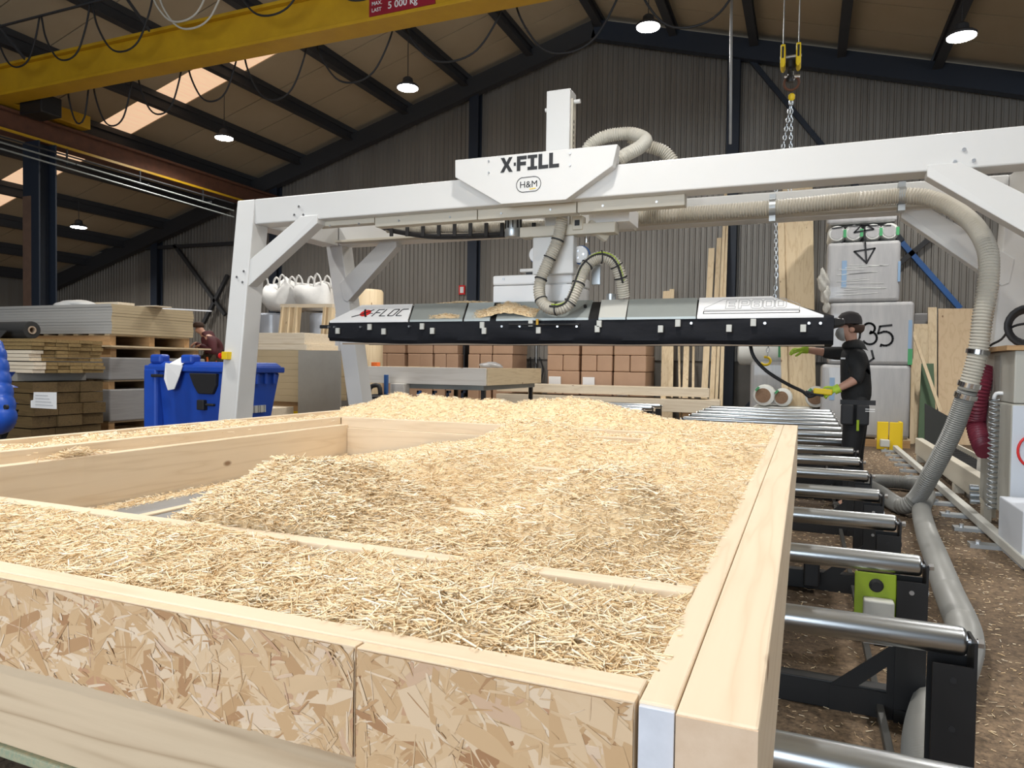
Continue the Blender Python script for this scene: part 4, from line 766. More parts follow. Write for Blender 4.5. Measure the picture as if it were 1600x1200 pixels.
def pallet(x0, x1, y0, y1, z, label, h=.14, group=None):
    t = thing('pallet', label, 'pallet', ((x0+x1)/2, (y0+y1)/2, z), group)
    for k in range(3): yy = y0+(y1-y0-.1)*k/2; MB().box(x0, x1, yy, yy+.1, z, z+h-.022).build('bearer', M['pallet'], t)
    n = max(3, int((x1-x0)/.3))
    for k in range(n): xx = x0+(x1-x0-.11)*k/(n-1); MB().box(xx, xx+.11, y0, y1, z+h-.0215, z+h).build('deck_board', M['pale_y'], t)
    return t
pallet(-13.1, -9.6, 7.52, 9.0, 1.55, 'pallet of orange-brown bearers right under the tall fibre board stack', .173)
MB().box(-12.4, -9.42, 7.4, 9.3, 1.525, 1.5495).build('cover_board', M['pale_y'], label='thin pale board between the two pallets of the tall stack', cat='board')
pallet(-12.9, -9.5, 7.45, 9.1, 1.375, 'pallet of orange-brown bearers on the upper grey pack', .149)
def pack(z0, z1, label, x1=-9.45):
    o = MB().box(-12.6, x1, 7.4, 9.2, z0, z1).build('shrink_wrapped_pack', M['greypack'], bevel=.02, label=label, cat='pack'); return o
pack(1.035, 1.374, 'upper grey shrink-wrapped pack beneath the fibre board stack'); pallet(-12.5, -9.5, 7.42, 9.18, .90, 'pallet between the two grey shrink-wrapped packs', .134)
pack(.42, .899, 'lower grey shrink-wrapped pack beneath the fibre board stack'); pallet(-12.5, -9.5, 7.42, 9.18, .28, 'pallet under the lower grey shrink-wrapped pack', .139); pallet(-12.5, -9.5, 7.42, 9.18, 0, 'thick pallet on the floor under the grey packs', .279)
# odd bits on top of the board stack
def lump(name, c, rx, ry, rzz, m, seed, label, cat, n=16, bump=.3, flat_=.0, **kw):
    r = np.random.default_rng(seed); bm = bmesh.new(); bmesh.ops.create_icosphere(bm, subdivisions=3, radius=1)
    ph = r.uniform(0, 6, 9); fr = r.uniform(2, 6, 9); b = MB(); vv = []
    for v in bm.verts:
        p = v.co.copy(); k = 1+bump*(math.sin(p.x*fr[0]+ph[0])*math.sin(p.y*fr[1]+ph[1])+.6*math.sin(p.z*fr[2]+ph[2]+p.x*fr[3])+.4*math.sin(p.y*fr[4]*2+ph[4]))*.5
        vv.append((c[0]+p.x*rx*k, c[1]+p.y*ry*k, c[2]+max(p.z, -1+flat_)*rzz*(k if p.z > 0 else 1)))
    b.add(vv, [tuple(v.index for v in f.verts) for f in bm.faces]); bm.free()
    return b.build(name, M[m], smooth=True, label=label, cat=cat, **kw)
q = at(120, 471, Y=7.9); lump('packing_film', (q.x, 7.9, 2.21), .36, .2, .07, 'bag', 3, 'crumpled white packing film on top of the fibre board stack', 'film', flat_=.6)
a, c = at(150, 476, Y=8.1), at(193, 468, Y=8.1); MB().box(a.x, c.x, 8.0, 8.3, 2.176, 2.25).build('offcut', M['pale_x'], label='short pale timber offcut on top of the fibre board stack', cat='timber')
a, c = at(205, 479, Y=8.2), at(252, 481, Y=8.2); MB().box(a.x, c.x, 8.1, 8.4, 2.176, 2.19).build('offcut', M['pale_x'], label='thin pale board offcut lying flat on the fibre board stack', cat='timber')
MB().obox(at(255, 482, Y=8.2), at(330, 486, Y=8.2), .03, .02).build('metal_profile', M['whitebox'], label='thin white profile sticking out over the fibre board stack', cat='profile')
# batten bundles
levels = [(1.455, 1.60, 0), (1.31, 1.45, 0), (1.155, 1.30, 0), (.90, 1.04, 1), (.755, .895, 1), (.605, .75, 1), (.45, .60, 1), (.28, .44, 1), (.1, .27, 1)]
blab = ['topmost brown batten bundle beneath the black felt roll', 'second brown batten bundle with pale outer battens', 'third brown batten bundle with pale outer battens above the dark gap', 'dark brown batten bundle just below the gap', 'dark brown batten bundle carrying the upper half of the paper label', 'dark brown batten bundle carrying the lower half of the paper label', 'dark brown batten bundle under the labelled ones', 'dark brown batten bundle second above the floor', 'dark brown batten bundle lowest in the stack']
for i, ((z0, z1, dk), lb) in enumerate(zip(levels, blab)):
    t = thing('batten_bundle', lb, 'timber', (-10.6, 6.5, z0), 'batten bundles in the stack'); xo = random.uniform(-.05, .05)
    nr = 3 if not dk else 1
    for r in range(nr):
        for k in range(6 if not dk else 3):
            wdt = 1.0/(6 if not dk else 3); hh = (z1-z0)/nr; j = random.uniform(-.03, .02)
            MB().box(-12.2+j, -9.08+xo+j, 6.02+k*wdt, 6.02+(k+1)*wdt-.008, z0+r*hh, z0+(r+1)*hh-.006).build('batten', M['brown_x' if dk else ('pale_x' if (k == 0 and i > 0) else 'brownend')], t)
for z in (1.045, 0.0):
    for x in (-11.6, -9.5): MB().box(x-.09, x+.09, 6.05, 7.0, z, z+.1).build('bearer_block', M['greyboard'], label='bearer block in the dark gap between batten bundles' if z else 'bearer block on the floor under the batten bundles', cat='bearer', group='bearer blocks upper' if z else 'bearer blocks lower')
pa, pb = at(48, 637, Y=6.0), at(88, 613, Y=6.0)
lbp = MB().prism([(pa.x, 6.005, pa.z), (pb.x, 6.005, pa.z), (pb.x, 6.005, pb.z), (pa.x+.06, 6.005, pb.z-.01), (pa.x+.05, 6.005, pa.z+.10), (pa.x, 6.005, pa.z+.09)], (0, -.006, 0)).build('paper_label', M['whitep'], label='torn white paper label stuck on the dark batten bundles', cat='label')
for k in range(4): MB().box(pa.x+.09, pb.x-.06-.03*k, 5.996, 5.9985, pa.z+.04+.04*k, pa.z+.047+.04*k).build('print_line', M['greyink'], lbp)
q = at(50, 513, Y=6.3); fr_ = thing('felt_roll', 'roll of black felt membrane lying on the topmost batten bundle', 'roll', (q.x-.6, 6.3, 1.602))
Rr = .115; MB().lathe((q.x-1.7, 6.3, 1.602+Rr), [(.045, 0), (Rr, 0), (Rr, 1.70), (.10, 1.705), (.055, 1.70), (.055, 1.55)], 28, (1, 0, .0)).build('felt', M['felt'], fr_, smooth='auto'); MB().lathe((q.x-1.69, 6.3, 1.602+Rr), [(.053, 0), (.053, 1.70), (.038, 1.70), (.038, 1.5)], 20, (1, 0, 0)).build('core_tube', M['card_tube'], fr_, smooth='auto')
MB().prism([(q.x-1.4, 6.12, 1.76), (q.x-.18, 6.10, 1.70), (q.x-.22, 6.0, 1.56), (q.x-.3, 5.995, 1.46), (q.x-.45, 6.0, 1.50), (q.x-1.4, 6.0, 1.60)], (0, -.012, 0)).build('felt_flap', M['felt'], fr_)

# people -----------------------------------------------------------------
def skin(name, J, E_, m, parent, root, sub=2, **kw):
    names = list(J); o0 = ORG[parent.name]; me = bpy.data.meshes.new(name)
    me.from_pydata([Vector(J[k][0])-o0 for k in names], [(names.index(a), names.index(b)) for a, b in E_], []); o = bpy.data.objects.new(name, me); col.objects.link(o); o.parent = parent; ORG[o.name] = o0
    md = o.modifiers.new('skin', 'SKIN'); md.use_smooth_shade = True; md.branch_smoothing = .4
    for k, d in zip(names, me.skin_vertices[0].data): r = J[k][1]; d.radius = r if hasattr(r, '__len__') else (r, r); d.use_root = (k == root)
    s_ = o.modifiers.new('sub', 'SUBSURF'); s_.levels = sub; s_.render_levels = sub; me.materials.append(M[m]); return tag(o, **kw)
def chainE(*ks): return list(zip(ks[:-1], ks[1:]))
def hand(name, parent, wrist, d, up, m, curl=.4, side=1, s=1.):
    """five fingered hand: d direction of the fingers, up back of the hand"""
    d = Vector(d).normalized(); up = Vector(up); up = (up-d*up.dot(d)).normalized(); sd = d.cross(up)*side; w_ = Vector(wrist); J = {'w': (w_-d*.02, .030), 'p': (w_+d*.045, (.042, .022))}; E_ = [('w', 'p')]
    for k, (o_, l) in enumerate(((-.033, .062), (-.011, .075), (.011, .072), (.031, .056))):
        b = w_+d*.085+sd*o_; c1_ = b+(d*math.cos(curl)-up*math.sin(curl))*l*.5*s; c2_ = c1_+(d*math.cos(curl*2.2)-up*math.sin(curl*2.2))*l*.5*s
        J[f'a{k}'] = (b, .0125); J[f'b{k}'] = (c1_, .0115); J[f'c{k}'] = (c2_, .0095); E_ += [('p', f'a{k}'), (f'a{k}', f'b{k}'), (f'b{k}', f'c{k}')]
    t0 = w_+d*.03-sd*.04; t1 = t0+d*.035-sd*.025-up*.012; t2 = t1+d*.03-sd*.004-up*.012
    for k, p in (('t0', t0), ('t1', t1), ('t2', t2)): J[k] = (p, .0135 if k != 't2' else .010)
    E_ += [('w', 't0'), ('t0', 't1'), ('t1', 't2')]
    return skin(name, J, E_, m, parent, 'p', 1)
YW = 7.6
P_ = lambda px, py, y=YW: at(px, py, Y=y)
pel = P_(1338, 626); wk = thing('person', 'worker in black hoodie, black cap and lime gloves reaching under the injection plate', 'person', (pel.x, YW, 0))
hx = pel.x
Jb = {'pel': (pel, (.11, .09)), 'sp': (P_(1337, 600), (.10, .085)), 'ch': (P_(1333, 566), (.12, .09)), 'nb': (P_(1333, 541), (.06, .055)), 'nk': (P_(1330, 530), .058), 'hd': (P_(1325, 515), (.088, .092)), 'ht': (P_(1326, 501), (.085, .085)), 'fc': (P_(1316, 515), (.06, .055)), 'ns': (P_(1309, 514), .016), 'cn': (P_(1316, 526), (.04, .04)),
      'ra': (P_(1326, 553, YW+.16), .042), 're': (P_(1292, 551, YW+.25), .047), 'rw': (P_(1262, 547, YW+.18), .033), 'rh': (P_(1254, 547, YW+.17), .032),
      'la': (P_(1341, 556, YW-.16), .044), 'le': (P_(1339, 592, YW-.29), .050), 'lw': (P_(1312, 606, YW-.32), .034), 'lh': (P_(1304, 610, YW-.32), .032),
      'h1': ((hx-.01, YW-.09, .88), .098), 'k1': ((hx-.05, YW-.11, .49), .066), 'a1': ((hx-.01, YW-.12, .10), .045), 't1': ((hx-.15, YW-.13, .05), .038),
      'h2': ((hx+.01, YW+.09, .88), .098), 'k2': ((hx-.0, YW+.11, .49), .066), 'a2': ((hx+.05, YW+.12, .10), .045), 't2': ((hx-.09, YW+.13, .05), .038)}
Eb = chainE('pel', 'sp', 'ch', 'nb', 'nk', 'hd', 'ht')+[('hd', 'fc'), ('fc', 'ns'), ('hd', 'cn')]+[('ch', 'ra')]+chainE('ra', 're', 'rw', 'rh')+[('ch', 'la')]+chainE('la', 'le', 'lw', 'lh')+[('pel', 'h1')]+chainE('h1', 'k1', 'a1', 't1')+[('pel', 'h2')]+chainE('h2', 'k2', 'a2', 't2')
skin('body', Jb, Eb, 'skin', wk, 'pel')
def grow(ks, f, **rep): return {k: (rep.get(k, Jb[k][0]), tuple(q*f+.012 for q in (Jb[k][1] if hasattr(Jb[k][1], '__len__') else (Jb[k][1],)*2))) for k in ks}
JH = grow(('sp', 'ch', 'nb', 'ra', 're', 'la', 'le'), 1.12); JH['hem'] = (P_(1338, 640), (.19, .16)); JH['sp'] = (P_(1338, 604), (.195, .165)); JH['ch'] = (P_(1335, 566), (.205, .17)); JH['nb'] = (P_(1334, 545), (.15, .14)); JH['la'] = (Jb['la'][0], (.088, .088)); JH['ra'] = (Jb['ra'][0], (.086, .086)); JH['nb2'] = (P_(1331, 529), (.11, .10)); JH['re2'] = (P_(1284, 550, YW+.24), (.056, .056)); JH['le2'] = (P_(1334, 596, YW-.30), (.060, .060)); JH['hood'] = (P_(1345, 545), (.085, .075))
skin('hoodie', JH, chainE('hem', 'sp', 'ch', 'nb', 'nb2')+[('ch', 'ra'), ('ra', 're'), ('re', 're2'), ('ch', 'la'), ('la', 'le'), ('le', 'le2'), ('ch', 'hood')], 'hoodie', wk, 'ch')
JT = grow(('pel', 'h1', 'k1', 'a1', 'h2', 'k2', 'a2'), 1.1); JT['wst'] = (P_(1338, 598), (.165, .135)); JT['pel'] = (pel, (.175, .145)); JT['a1'] = (Jb['a1'][0]+Vector((0, 0, 0)) if isinstance(Jb['a1'][0], Vector) else Jb['a1'][0], .068); JT['a2'] = (Jb['a2'][0], .068)
skin('trousers', JT, [('wst', 'pel'), ('pel', 'h1'), ('pel', 'h2')]+chainE('h1', 'k1', 'a1')+chainE('h2', 'k2', 'a2'), 'trousers', wk, 'pel')
for s, a_ in ((-1, 'a1'), (1, 'a2')):
    a3 = Vector(Jb[a_][0]); skin('shoe', {'a': (a3+Vector((.03, 0, -.02)), .052), 'b': (a3+Vector((.0, 0, -.045)), (.05, .055)), 'c': (a3+Vector((-.12, 0, -.055)), (.05, .045)), 'd': (a3+Vector((-.19, 0, -.062)), (.04, .036))}, chainE('a', 'b', 'c', 'd'), 'shoe', wk, 'b')
hd = P_(1326, 504); ca = MB(); ca.lathe(hd+Vector((.008, 0, -.015)), [(.112, 0), (.112, .03), (.103, .07), (.075, .105), (.03, .122), (.005, .125)], 20); cp = ca.build('cap', M['cap'], wk, smooth='auto')
MB().prism([hd+Vector((-.09+.0, .075, -.008)), hd+Vector((-.17, .055, -.022)), hd+Vector((-.20, 0, -.028)), hd+Vector((-.17, -.055, -.022)), hd+Vector((-.09, -.075, -.008))], (0, 0, .012)).build('cap_brim', M['cap'], cp, bevel=.004)
h3_ = P_(1329, 512); lump_ = MB().lathe(h3_+Vector((.042, 0, -.05)), [(.06, 0), (.078, .02), (.083, .05), (.083, .075)], 18).build('hair', M['hair'], wk, smooth=True)
f3 = P_(1313, 521); MB().lathe(f3+Vector((.03, 0, .0)), [(.075, 0), (.068, .03), (.045, .06), (.012, .075)], 16, (-1, 0, -.15)).build('dust_mask', M['mask'], wk, smooth='auto')
for s in (-1, 1): q = P_(1330, 516)+Vector((0, s*.097, 0)); MB().lathe(q-Vector((0, s*.01, 0)), [(.02, 0), (.028, .008), (.018, .018)], 10, (0, s, 0)).build('ear', M['skin'], wk, smooth=True)
hand('glove', wk, P_(1257, 546, YW+.17), (-1, 0, -.12), (0, -.55, .8), 'glove', .35, 1)
hand('glove', wk, P_(1306, 609, YW-.32), (-.9, -.05, -.35), (0, -.85, .55), 'glove', .75, -1)
for c0, c1__ in ((P_(1262, 546, YW+.18), P_(1254, 546, YW+.17)), (P_(1312, 606, YW-.32), P_(1303, 610, YW-.32))): MB().cyl(c0, c1__, .043, .041, n=16).build('glove_cuff', M['glove'], wk, smooth='auto')
tb = P_(1340, 632, YW-.17); MB().obox(tb+Vector((-.15, -.02, .02)), tb+Vector((.15, -.02, .02)), .02, .045).build('belt', M['rubber'], wk)
for dx, m_ in ((-.09, 'rubber'), (.04, 'rubber')):
    po = MB().box(tb.x+dx-.055, tb.x+dx+.055, tb.y-.09, tb.y-.02, tb.z-.19, tb.z-.0).build('tool_pocket', M[m_], wk, bevel=.015)
MB().cyl((tb.x+.0, tb.y-.10, tb.z-.24), (tb.x+.0, tb.y-.10, tb.z-.14), .012, n=8).build('marker_pen', M['lime'], wk)
for z in (.0, -.02): MB().box(tb.x+.06, tb.x+.14, tb.y-.095, tb.y-.085, tb.z-.04+z, tb.z-.033+z).build('reflective_stripe', M['whitep'], wk)
q = P_(1317, 560, YW-.15); MB().box(q.x-.02, q.x+.02, q.y-.03, q.y-.022, q.z-.008, q.z+.008).build('chest_print', M['whitep'], wk)
rc = at(1287, 613, Y=YW-.34); rm = thing('pendant_control', 'yellow and black pendant control on a black cable held by the worker', 'remote control', (rc.x, YW-.34, rc.z))
MB().obox(rc+Vector((-.09, 0, .012)), rc+Vector((.075, 0, -.0)), .05, .055).build('housing', M['yel2'], rm, bevel=.012); MB().obox(rc+Vector((-.16, 0, .0)), rc+Vector((.0, 0, -.03)), .045, .03).build('grip', M['rubber'], rm, bevel=.01)
MB().tube(spline([at(1172, 538, Y=7.1), at(1178, 558, Y=7.08), at(1198, 580, Y=7.1), at(1230, 600, Y=7.15), at(1255, 612, Y=7.24), at(1264, 620, Y=YW-.34), at(1275, 616, Y=YW-.34)], .04), .016, 8).build('cable', M['rubber'], rm, smooth=True)

# person in maroon, bending behind the board stack, standing on a low platform of boards added as a support to lift the figure
mp = lambda px, py, y=9.75: at(px, py, Y=y)
fz = .55; MB().box(-10.6, -8.4, 9.4, 10.2, 0, fz).build('person_riser', M['pale_x'], label='low pile of pale boards added as support under the person behind the blue bin', cat='boards', bevel=.01)
b0 = mp(331, 565); pm = thing('person', 'person in maroon hoodie bending forward behind the fibre board stack', 'person', (b0.x, 9.75, fz))
J2 = {'pel': (mp(334, 566), (.11, .10)), 'sp': (mp(337, 550), (.10, .09)), 'ch': (mp(328, 531), (.11, .10)), 'nb': (mp(320, 524), .075), 'nk': (mp(316, 519), .055), 'hd': (mp(312, 514), (.085, .09)), 'ht': (mp(309, 508), .08), 'fc': (mp(306, 516), .05),
      'ra': (mp(324, 531, 9.95), .062), 're': (mp(318, 545, 9.98), .046), 'rw': (mp(306, 536, 9.95), .034), 'la': (mp(331, 535, 9.56), .062), 'le': (mp(336, 552, 9.5), .048), 'lw': (mp(313, 540, 9.5), .034),
      'h1': ((b0.x+.02, 9.66, fz+.84), .098), 'k1': ((b0.x-.02, 9.64, fz+.47), .066), 'a1': ((b0.x+.03, 9.64, fz+.09), .045), 't1': ((b0.x-.13, 9.64, fz+.04), .036), 'h2': ((b0.x+.02, 9.84, fz+.84), .098), 'k2': ((b0.x+.02, 9.86, fz+.47), .066), 'a2': ((b0.x+.07, 9.86, fz+.09), .045), 't2': ((b0.x-.09, 9.86, fz+.04), .036)}
skin('body', J2, chainE('pel', 'sp', 'ch', 'nb', 'nk', 'hd', 'ht')+[('hd', 'fc'), ('ch', 'ra')]+chainE('ra', 're', 'rw')+[('ch', 'la')]+chainE('la', 'le', 'lw')+[('pel', 'h1')]+chainE('h1', 'k1', 'a1', 't1')+[('pel', 'h2')]+chainE('h2', 'k2', 'a2', 't2'), 'skin', pm, 'pel')
Jb_, Jb = Jb, J2
JH = grow(('sp', 'ch', 'nb', 'ra', 're', 'rw', 'la', 'le', 'lw'), 1.15); JH['sp'] = (mp(337, 551), (.19, .17)); JH['ch'] = (mp(329, 532), (.20, .18)); JH['nb'] = (mp(321, 524), (.12, .11)); JH['hood'] = (mp(327, 519), (.10, .09)); JH['hem'] = (mp(335, 562), (.18, .16))
skin('hoodie', JH, chainE('hem', 'sp', 'ch', 'nb')+[('ch', 'ra'), ('ra', 're'), ('re', 'rw'), ('ch', 'la'), ('la', 'le'), ('le', 'lw'), ('nb', 'hood')], 'maroon', pm, 'ch')
JT = grow(('pel', 'h1', 'k1', 'a1', 'h2', 'k2', 'a2'), 1.12); JT['pel'] = (J2['pel'][0], (.18, .16)); skin('trousers', JT, [('pel', 'h1'), ('pel', 'h2')]+chainE('h1', 'k1', 'a1')+chainE('h2', 'k2', 'a2'), 'camo', pm, 'pel')
MB().lathe(mp(309.5, 509)+Vector((.012, 0, -.03)), [(.09, 0), (.095, .04), (.08, .08), (.03, .105)], 16).build('hair', M['hair'], pm, smooth=True)
for k in (-1, 1): MB().obox((b0.x+.11, 9.63+.1*k, fz+.86), (b0.x+.14, 9.63+.1*k, fz+.62), .03, .02).build('leg_stripe', M['orange'], pm)
for y in (9.64, 9.86): skin('shoe', {'a': ((b0.x+.06, y, fz+.07), .05), 'b': ((b0.x-.13, y, fz+.045), .042)}, [('a', 'b')], 'shoe', pm, 'a')
hand('hand', pm, mp(306, 536, 9.95), (-1, 0, -.3), (0, -.4, .9), 'skin', .5, 1); hand('hand', pm, mp(313, 540, 9.5), (-1, 0, -.1), (0, -.4, .9), 'skin', .5, -1)
# person in a blue puffer jacket, only the sleeve is in view
bx, by = -5.79, 3.42; pb_ = thing('person', 'person in a bright blue quilted jacket standing by the batten bundles', 'person', (bx, by, 0))
J3 = {'pel': ((bx, by, .92), (.15, .12)), 'sp': ((bx, by, 1.12), (.14, .115)), 'ch': ((bx, by, 1.34), (.17, .13)), 'nb': ((bx, by, 1.49), .07), 'nk': ((bx, by, 1.54), .055), 'hd': ((bx, by, 1.65), (.085, .095)), 'ht': ((bx, by, 1.72), .08), 'fc': ((bx-.03, by+.07, 1.64), .05),
      'ra': ((bx+.19, by-.02, 1.40), .06), 're': ((bx+.33, by-.04, .90), .048), 'rw': ((bx-.03, by+.10, .95), .034), 'la': ((bx-.19, by+.02, 1.40), .06), 'le': ((bx-.25, by+.02, 1.08), .046), 'lw': ((bx-.34, by+.12, 1.0), .034),
      'h1': ((bx+.09, by, .86), .095), 'k1': ((bx+.10, by+.02, .48), .065), 'a1': ((bx+.10, by, .09), .045), 't1': ((bx+.10, by+.15, .04), .036), 'h2': ((bx-.09, by, .86), .095), 'k2': ((bx-.1, by+.02, .48), .065), 'a2': ((bx-.1, by, .09), .045), 't2': ((bx-.1, by+.15, .04), .036)}
skin('body', J3, chainE('pel', 'sp', 'ch', 'nb', 'nk', 'hd', 'ht')+[('hd', 'fc'), ('ch', 'ra')]+chainE('ra', 're', 'rw')+[('ch', 'la')]+chainE('la', 'le', 'lw')+[('pel', 'h1')]+chainE('h1', 'k1', 'a1', 't1')+[('pel', 'h2')]+chainE('h2', 'k2', 'a2', 't2'), 'skin', pb_, 'pel')
JH = {}; Jb = J3; EH = []
def quilt(pts, rr, pre):
    ks = []
    for i, p in enumerate(spline(pts, .055)):
        r = rr[0]+(rr[1]-rr[0])*min(1, i/8.); r *= 1 if i % 2 else .93; k = f'{pre}{i}'; JH[k] = (p, r); ks.append(k)
    return ks
k3 = quilt([(bx, by, .80), J3['sp'][0], J3['ch'][0], (bx, by, 1.50)], (.19, .19), 't')
jk = skin('jacket', JH, chainE(*k3), 'puffy', pb_, k3[4], 2)
for sh_, el_, wr_ in (('ra', 're', 'rw'), ('la', 'le', 'lw')):
    mid_ = Vector(J3[sh_][0]).lerp(Vector(J3[el_][0]), .55); P3 = spline([Vector(J3[sh_][0]).lerp(Vector((bx, by, 1.38)), .4), J3[sh_][0], mid_, J3[el_][0], Vector(J3[el_][0]).lerp(Vector(J3[wr_][0]), .5), J3[wr_][0]], .012)
    rr_ = [(.095+.018*math.sin(math.pi*k/len(P3)))*(.90+.10*abs(math.sin(k*math.pi/7.))**.6) for k in range(len(P3))]
    MB().tube(P3, rr_, 16).build('sleeve', M['puffy'], pb_, smooth=True, fixn=False)
q = at(12, 636, Y=by-.13); MB().cyl((q.x, q.y, q.z), (q.x, q.y-.02, q.z), .017, n=14).build('snap_button', M['ink'], pb_)
JT = grow(('pel', 'h1', 'k1', 'a1', 'h2', 'k2', 'a2'), 1.1); skin('trousers', JT, [('pel', 'h1'), ('pel', 'h2')]+chainE('h1', 'k1', 'a1')+chainE('h2', 'k2', 'a2'), 'trousers', pb_, 'pel')
MB().lathe((bx, by-.01, 1.66), [(.10, 0), (.102, .04), (.085, .09), (.03, .115)], 16).build('hair', M['hair'], pb_, smooth=True)
for x in (bx+.1, bx-.1): skin('shoe', {'a': ((x, by-.03, .07), .05), 'b': ((x, by+.15, .045), .042)}, [('a', 'b')], 'shoe', pb_, 'a')
hand('hand', pb_, J3['rw'][0], (-.9, .1, -.2), (0, -.3, .9), 'skin', .5, 1); hand('hand', pb_, J3['lw'][0], (-.6, .5, -.2), (0, -.3, .9), 'skin', .5, -1)
Jb = Jb_

# ---------------------------------------------------------------- middle and right background
# stacks behind the left gantry legs
yS = 10.4
a, c = at(392, 548, Y=yS), at(480, 520, Y=yS); z1 = at(440, 520, Y=yS).z; zm = at(440, 538, Y=yS).z; z0 = at(440, 547, Y=yS).z
MB().box(a.x-.6, at(476, 538, Y=yS).x, yS, yS+.9, zm+.004, z1).build('timber_baulk', M['pale_x'], label='upper pale timber beam lying on the grey sheets behind the blue bin', cat='timber', bevel=.008)
MB().box(a.x-.6, at(481, 548, Y=yS).x, yS-.04, yS+.9, z0, zm).build('timber_baulk', M['pale_x'], label='lower pale timber beam lying on the grey sheets behind the blue bin', cat='timber', bevel=.008)
xa_, xb_ = at(466, 560, Y=yS-.1).x, at(532, 560, Y=yS-.1).x
MB().box(xa_, xb_, yS-.1, yS-.07, 0, z0-.002).build('grey_sheet', M['greyboard'], label='large grey sheet standing upright between the two left gantry legs', cat='sheet')
zz_ = list(np.linspace(.62, z0-.002, 9))
brick_stack('fibre_board', 'beige-grey fibre board in the pile under the pale timber beams', 'board', 'fibre boards under the timber beams', a.x-.5, xa_+.3, yS-.06, yS+.95, zz_, 'beigeboard', None, .004)
MB().box(a.x-.4, xa_+.2, yS, yS+.9, .45, .618).build('bearer', M['pallet'], label='dark bearer under the beige-grey fibre boards', cat='bearer'); MB().box(a.x-.5, xa_+.25, yS-.02, yS+.9, 0, .449).build('yellow_crate', M['yel2'], label='low yellow-green crate under the beige-grey fibre boards', cat='crate', bevel=.01)
yG = 12.4
for k, (px, w_, h_, sd) in enumerate(((436, .40, .26, 5), (490, .44, .28, 8))):
    q = at(px, 488, Y=yG); zt_ = q.z
    lump('big_bag', (q.x, yG+.2, zt_+.30), w_*1.0, .45, .42, 'bag', sd, ['white big bag with loose lifting loops resting on the left clear drum', 'white crumpled big bag resting on the clear drum behind the timber frames'][k], 'bag', bump=.42, flat_=.35)
    bg = bpy.data.objects['big_bag' if k == 0 else 'big_bag.001']
    for j, (dx, hh) in enumerate(((-.32, .22), (-.08, .2), (.16, .24), (.34, .2))):
        b0_ = Vector((q.x+dx, yG-.1+.1*(j % 2), zt_+.56)); MB().tube(spline([b0_+Vector((-.08, 0, -.06)), b0_+Vector((-.06, 0, hh*.6)), b0_+Vector((0, 0, hh)), b0_+Vector((.07, .02, hh*.6)), b0_+Vector((.1, .02, -.06))], .05), .022, 6).build('lifting_loop', M['bag'], bg, smooth=True)
for k, (px, w_) in enumerate(((418, .34), (500, .34))):
    q = at(px, 488, Y=yG); MB().lathe((q.x, yG+.2, 0), [(w_*1.1, 0), (w_*1.1, .02), (w_, .04), (w_, q.z-.06), (w_*.9, q.z-.02)], 24).build('clear_drum', M['drum'], smooth='auto', label=['clear plastic drum beneath the left white big bag', 'clear plastic drum seen through the leaning timber frames'][k], cat='drum')
# leaning window frames of timber
yFm = 11.7
fr1 = thing('timber_stand', 'leaning bare timber frame in front of the clear drum', 'frame', (at(480, 548, Y=yFm).x, yFm, 0))
for (p, q) in (((445, 479), (436, 560)), ((455, 479), (447, 560)), ((466, 479), (459, 560)), ((511, 479), (503, 560)), ((519, 479), (513, 560))): MB().obox(at(*p, Y=yFm), at(*q, Y=yFm-.1), .085, .12).build('frame_post', M['pale_z'], fr1)
MB().obox(at(441, 478, Y=yFm), at(522, 478, Y=yFm), .13, .07).build('frame_head', M['pale_x'], fr1)
MB().obox(at(436, 565, Y=yFm-.1), at(513, 565, Y=yFm-.1), .13, .07).build('frame_sill', M['pale_x'], fr1)
for px in (438, 505): q = at(px, 570, Y=yFm-.1); MB().box(q.x-.05, q.x+.05, yFm-.16, yFm-.04, 0, q.z+.02).build('frame_foot', M['pale_z'], fr1)
q = at(575, 468, Y=13.0); MB().lathe((q.x, 13.0, 0), [(.33, 0), (.33, 1.0), (.33, q.z+.15), (.30, q.z+.2)], 20).build('cable_drum', M['pale_z'], label='round brown wooden drum half hidden behind the rear left gantry leg', cat='drum', smooth='auto')
# second timber element on a trestle table
te = thing('timber_element', 'thick white-faced timber element lying on a trestle table', 'timber element', (-6.2, 12.3, .98))
M['whitewash'] = wood('whitewash', (.80, .77, .72), (.66, .62, .56), 'x', 5)
MB().box(-7.42, -5.02, 11.0, 11.04, .985, 1.285).build('front_rail', M['whitewash'], te, bevel=.004); MB().box(-5.06, -5.0, 11.041, 13.7, .985, 1.285).build('side_rail', M['pale_y'], te, bevel=.004); MB().box(-7.42, -7.36, 11.041, 13.7, .985, 1.285).build('side_rail', M['pale_y'], te); MB().box(-7.35, -5.065, 11.041, 13.7, 1.0, 1.27).build('core', M['pale_x'], te)
tr = thing('trestle_table', 'grey trestle table with blue clamps under the white-faced timber element', 'table', (-6.2, 12.3, 0))
MB().box(-6.9, -5.1, 11.1, 13.6, .90, .984).build('table_top', M['gplate'], tr, bevel=.006)
for x, y in ((-6.85, 11.2), (-5.15, 11.2), (-6.85, 13.5), (-5.15, 13.5)): MB().box(x-.035, x+.035, y-.035, y+.035, 0, .90).build('leg', M['black'], tr)
MB().box(-6.85, -5.15, 11.3, 11.34, .55, .72).build('apron', M['cabinet'], tr)
q = at(623, 620, Y=10.95); MB().box(q.x-.14, q.x+.14, 10.88, 11.09, 0, .984).build('timber_block', M['whitewash'], label='upright white timber block supporting the front of the timber element', cat='timber', bevel=.005)
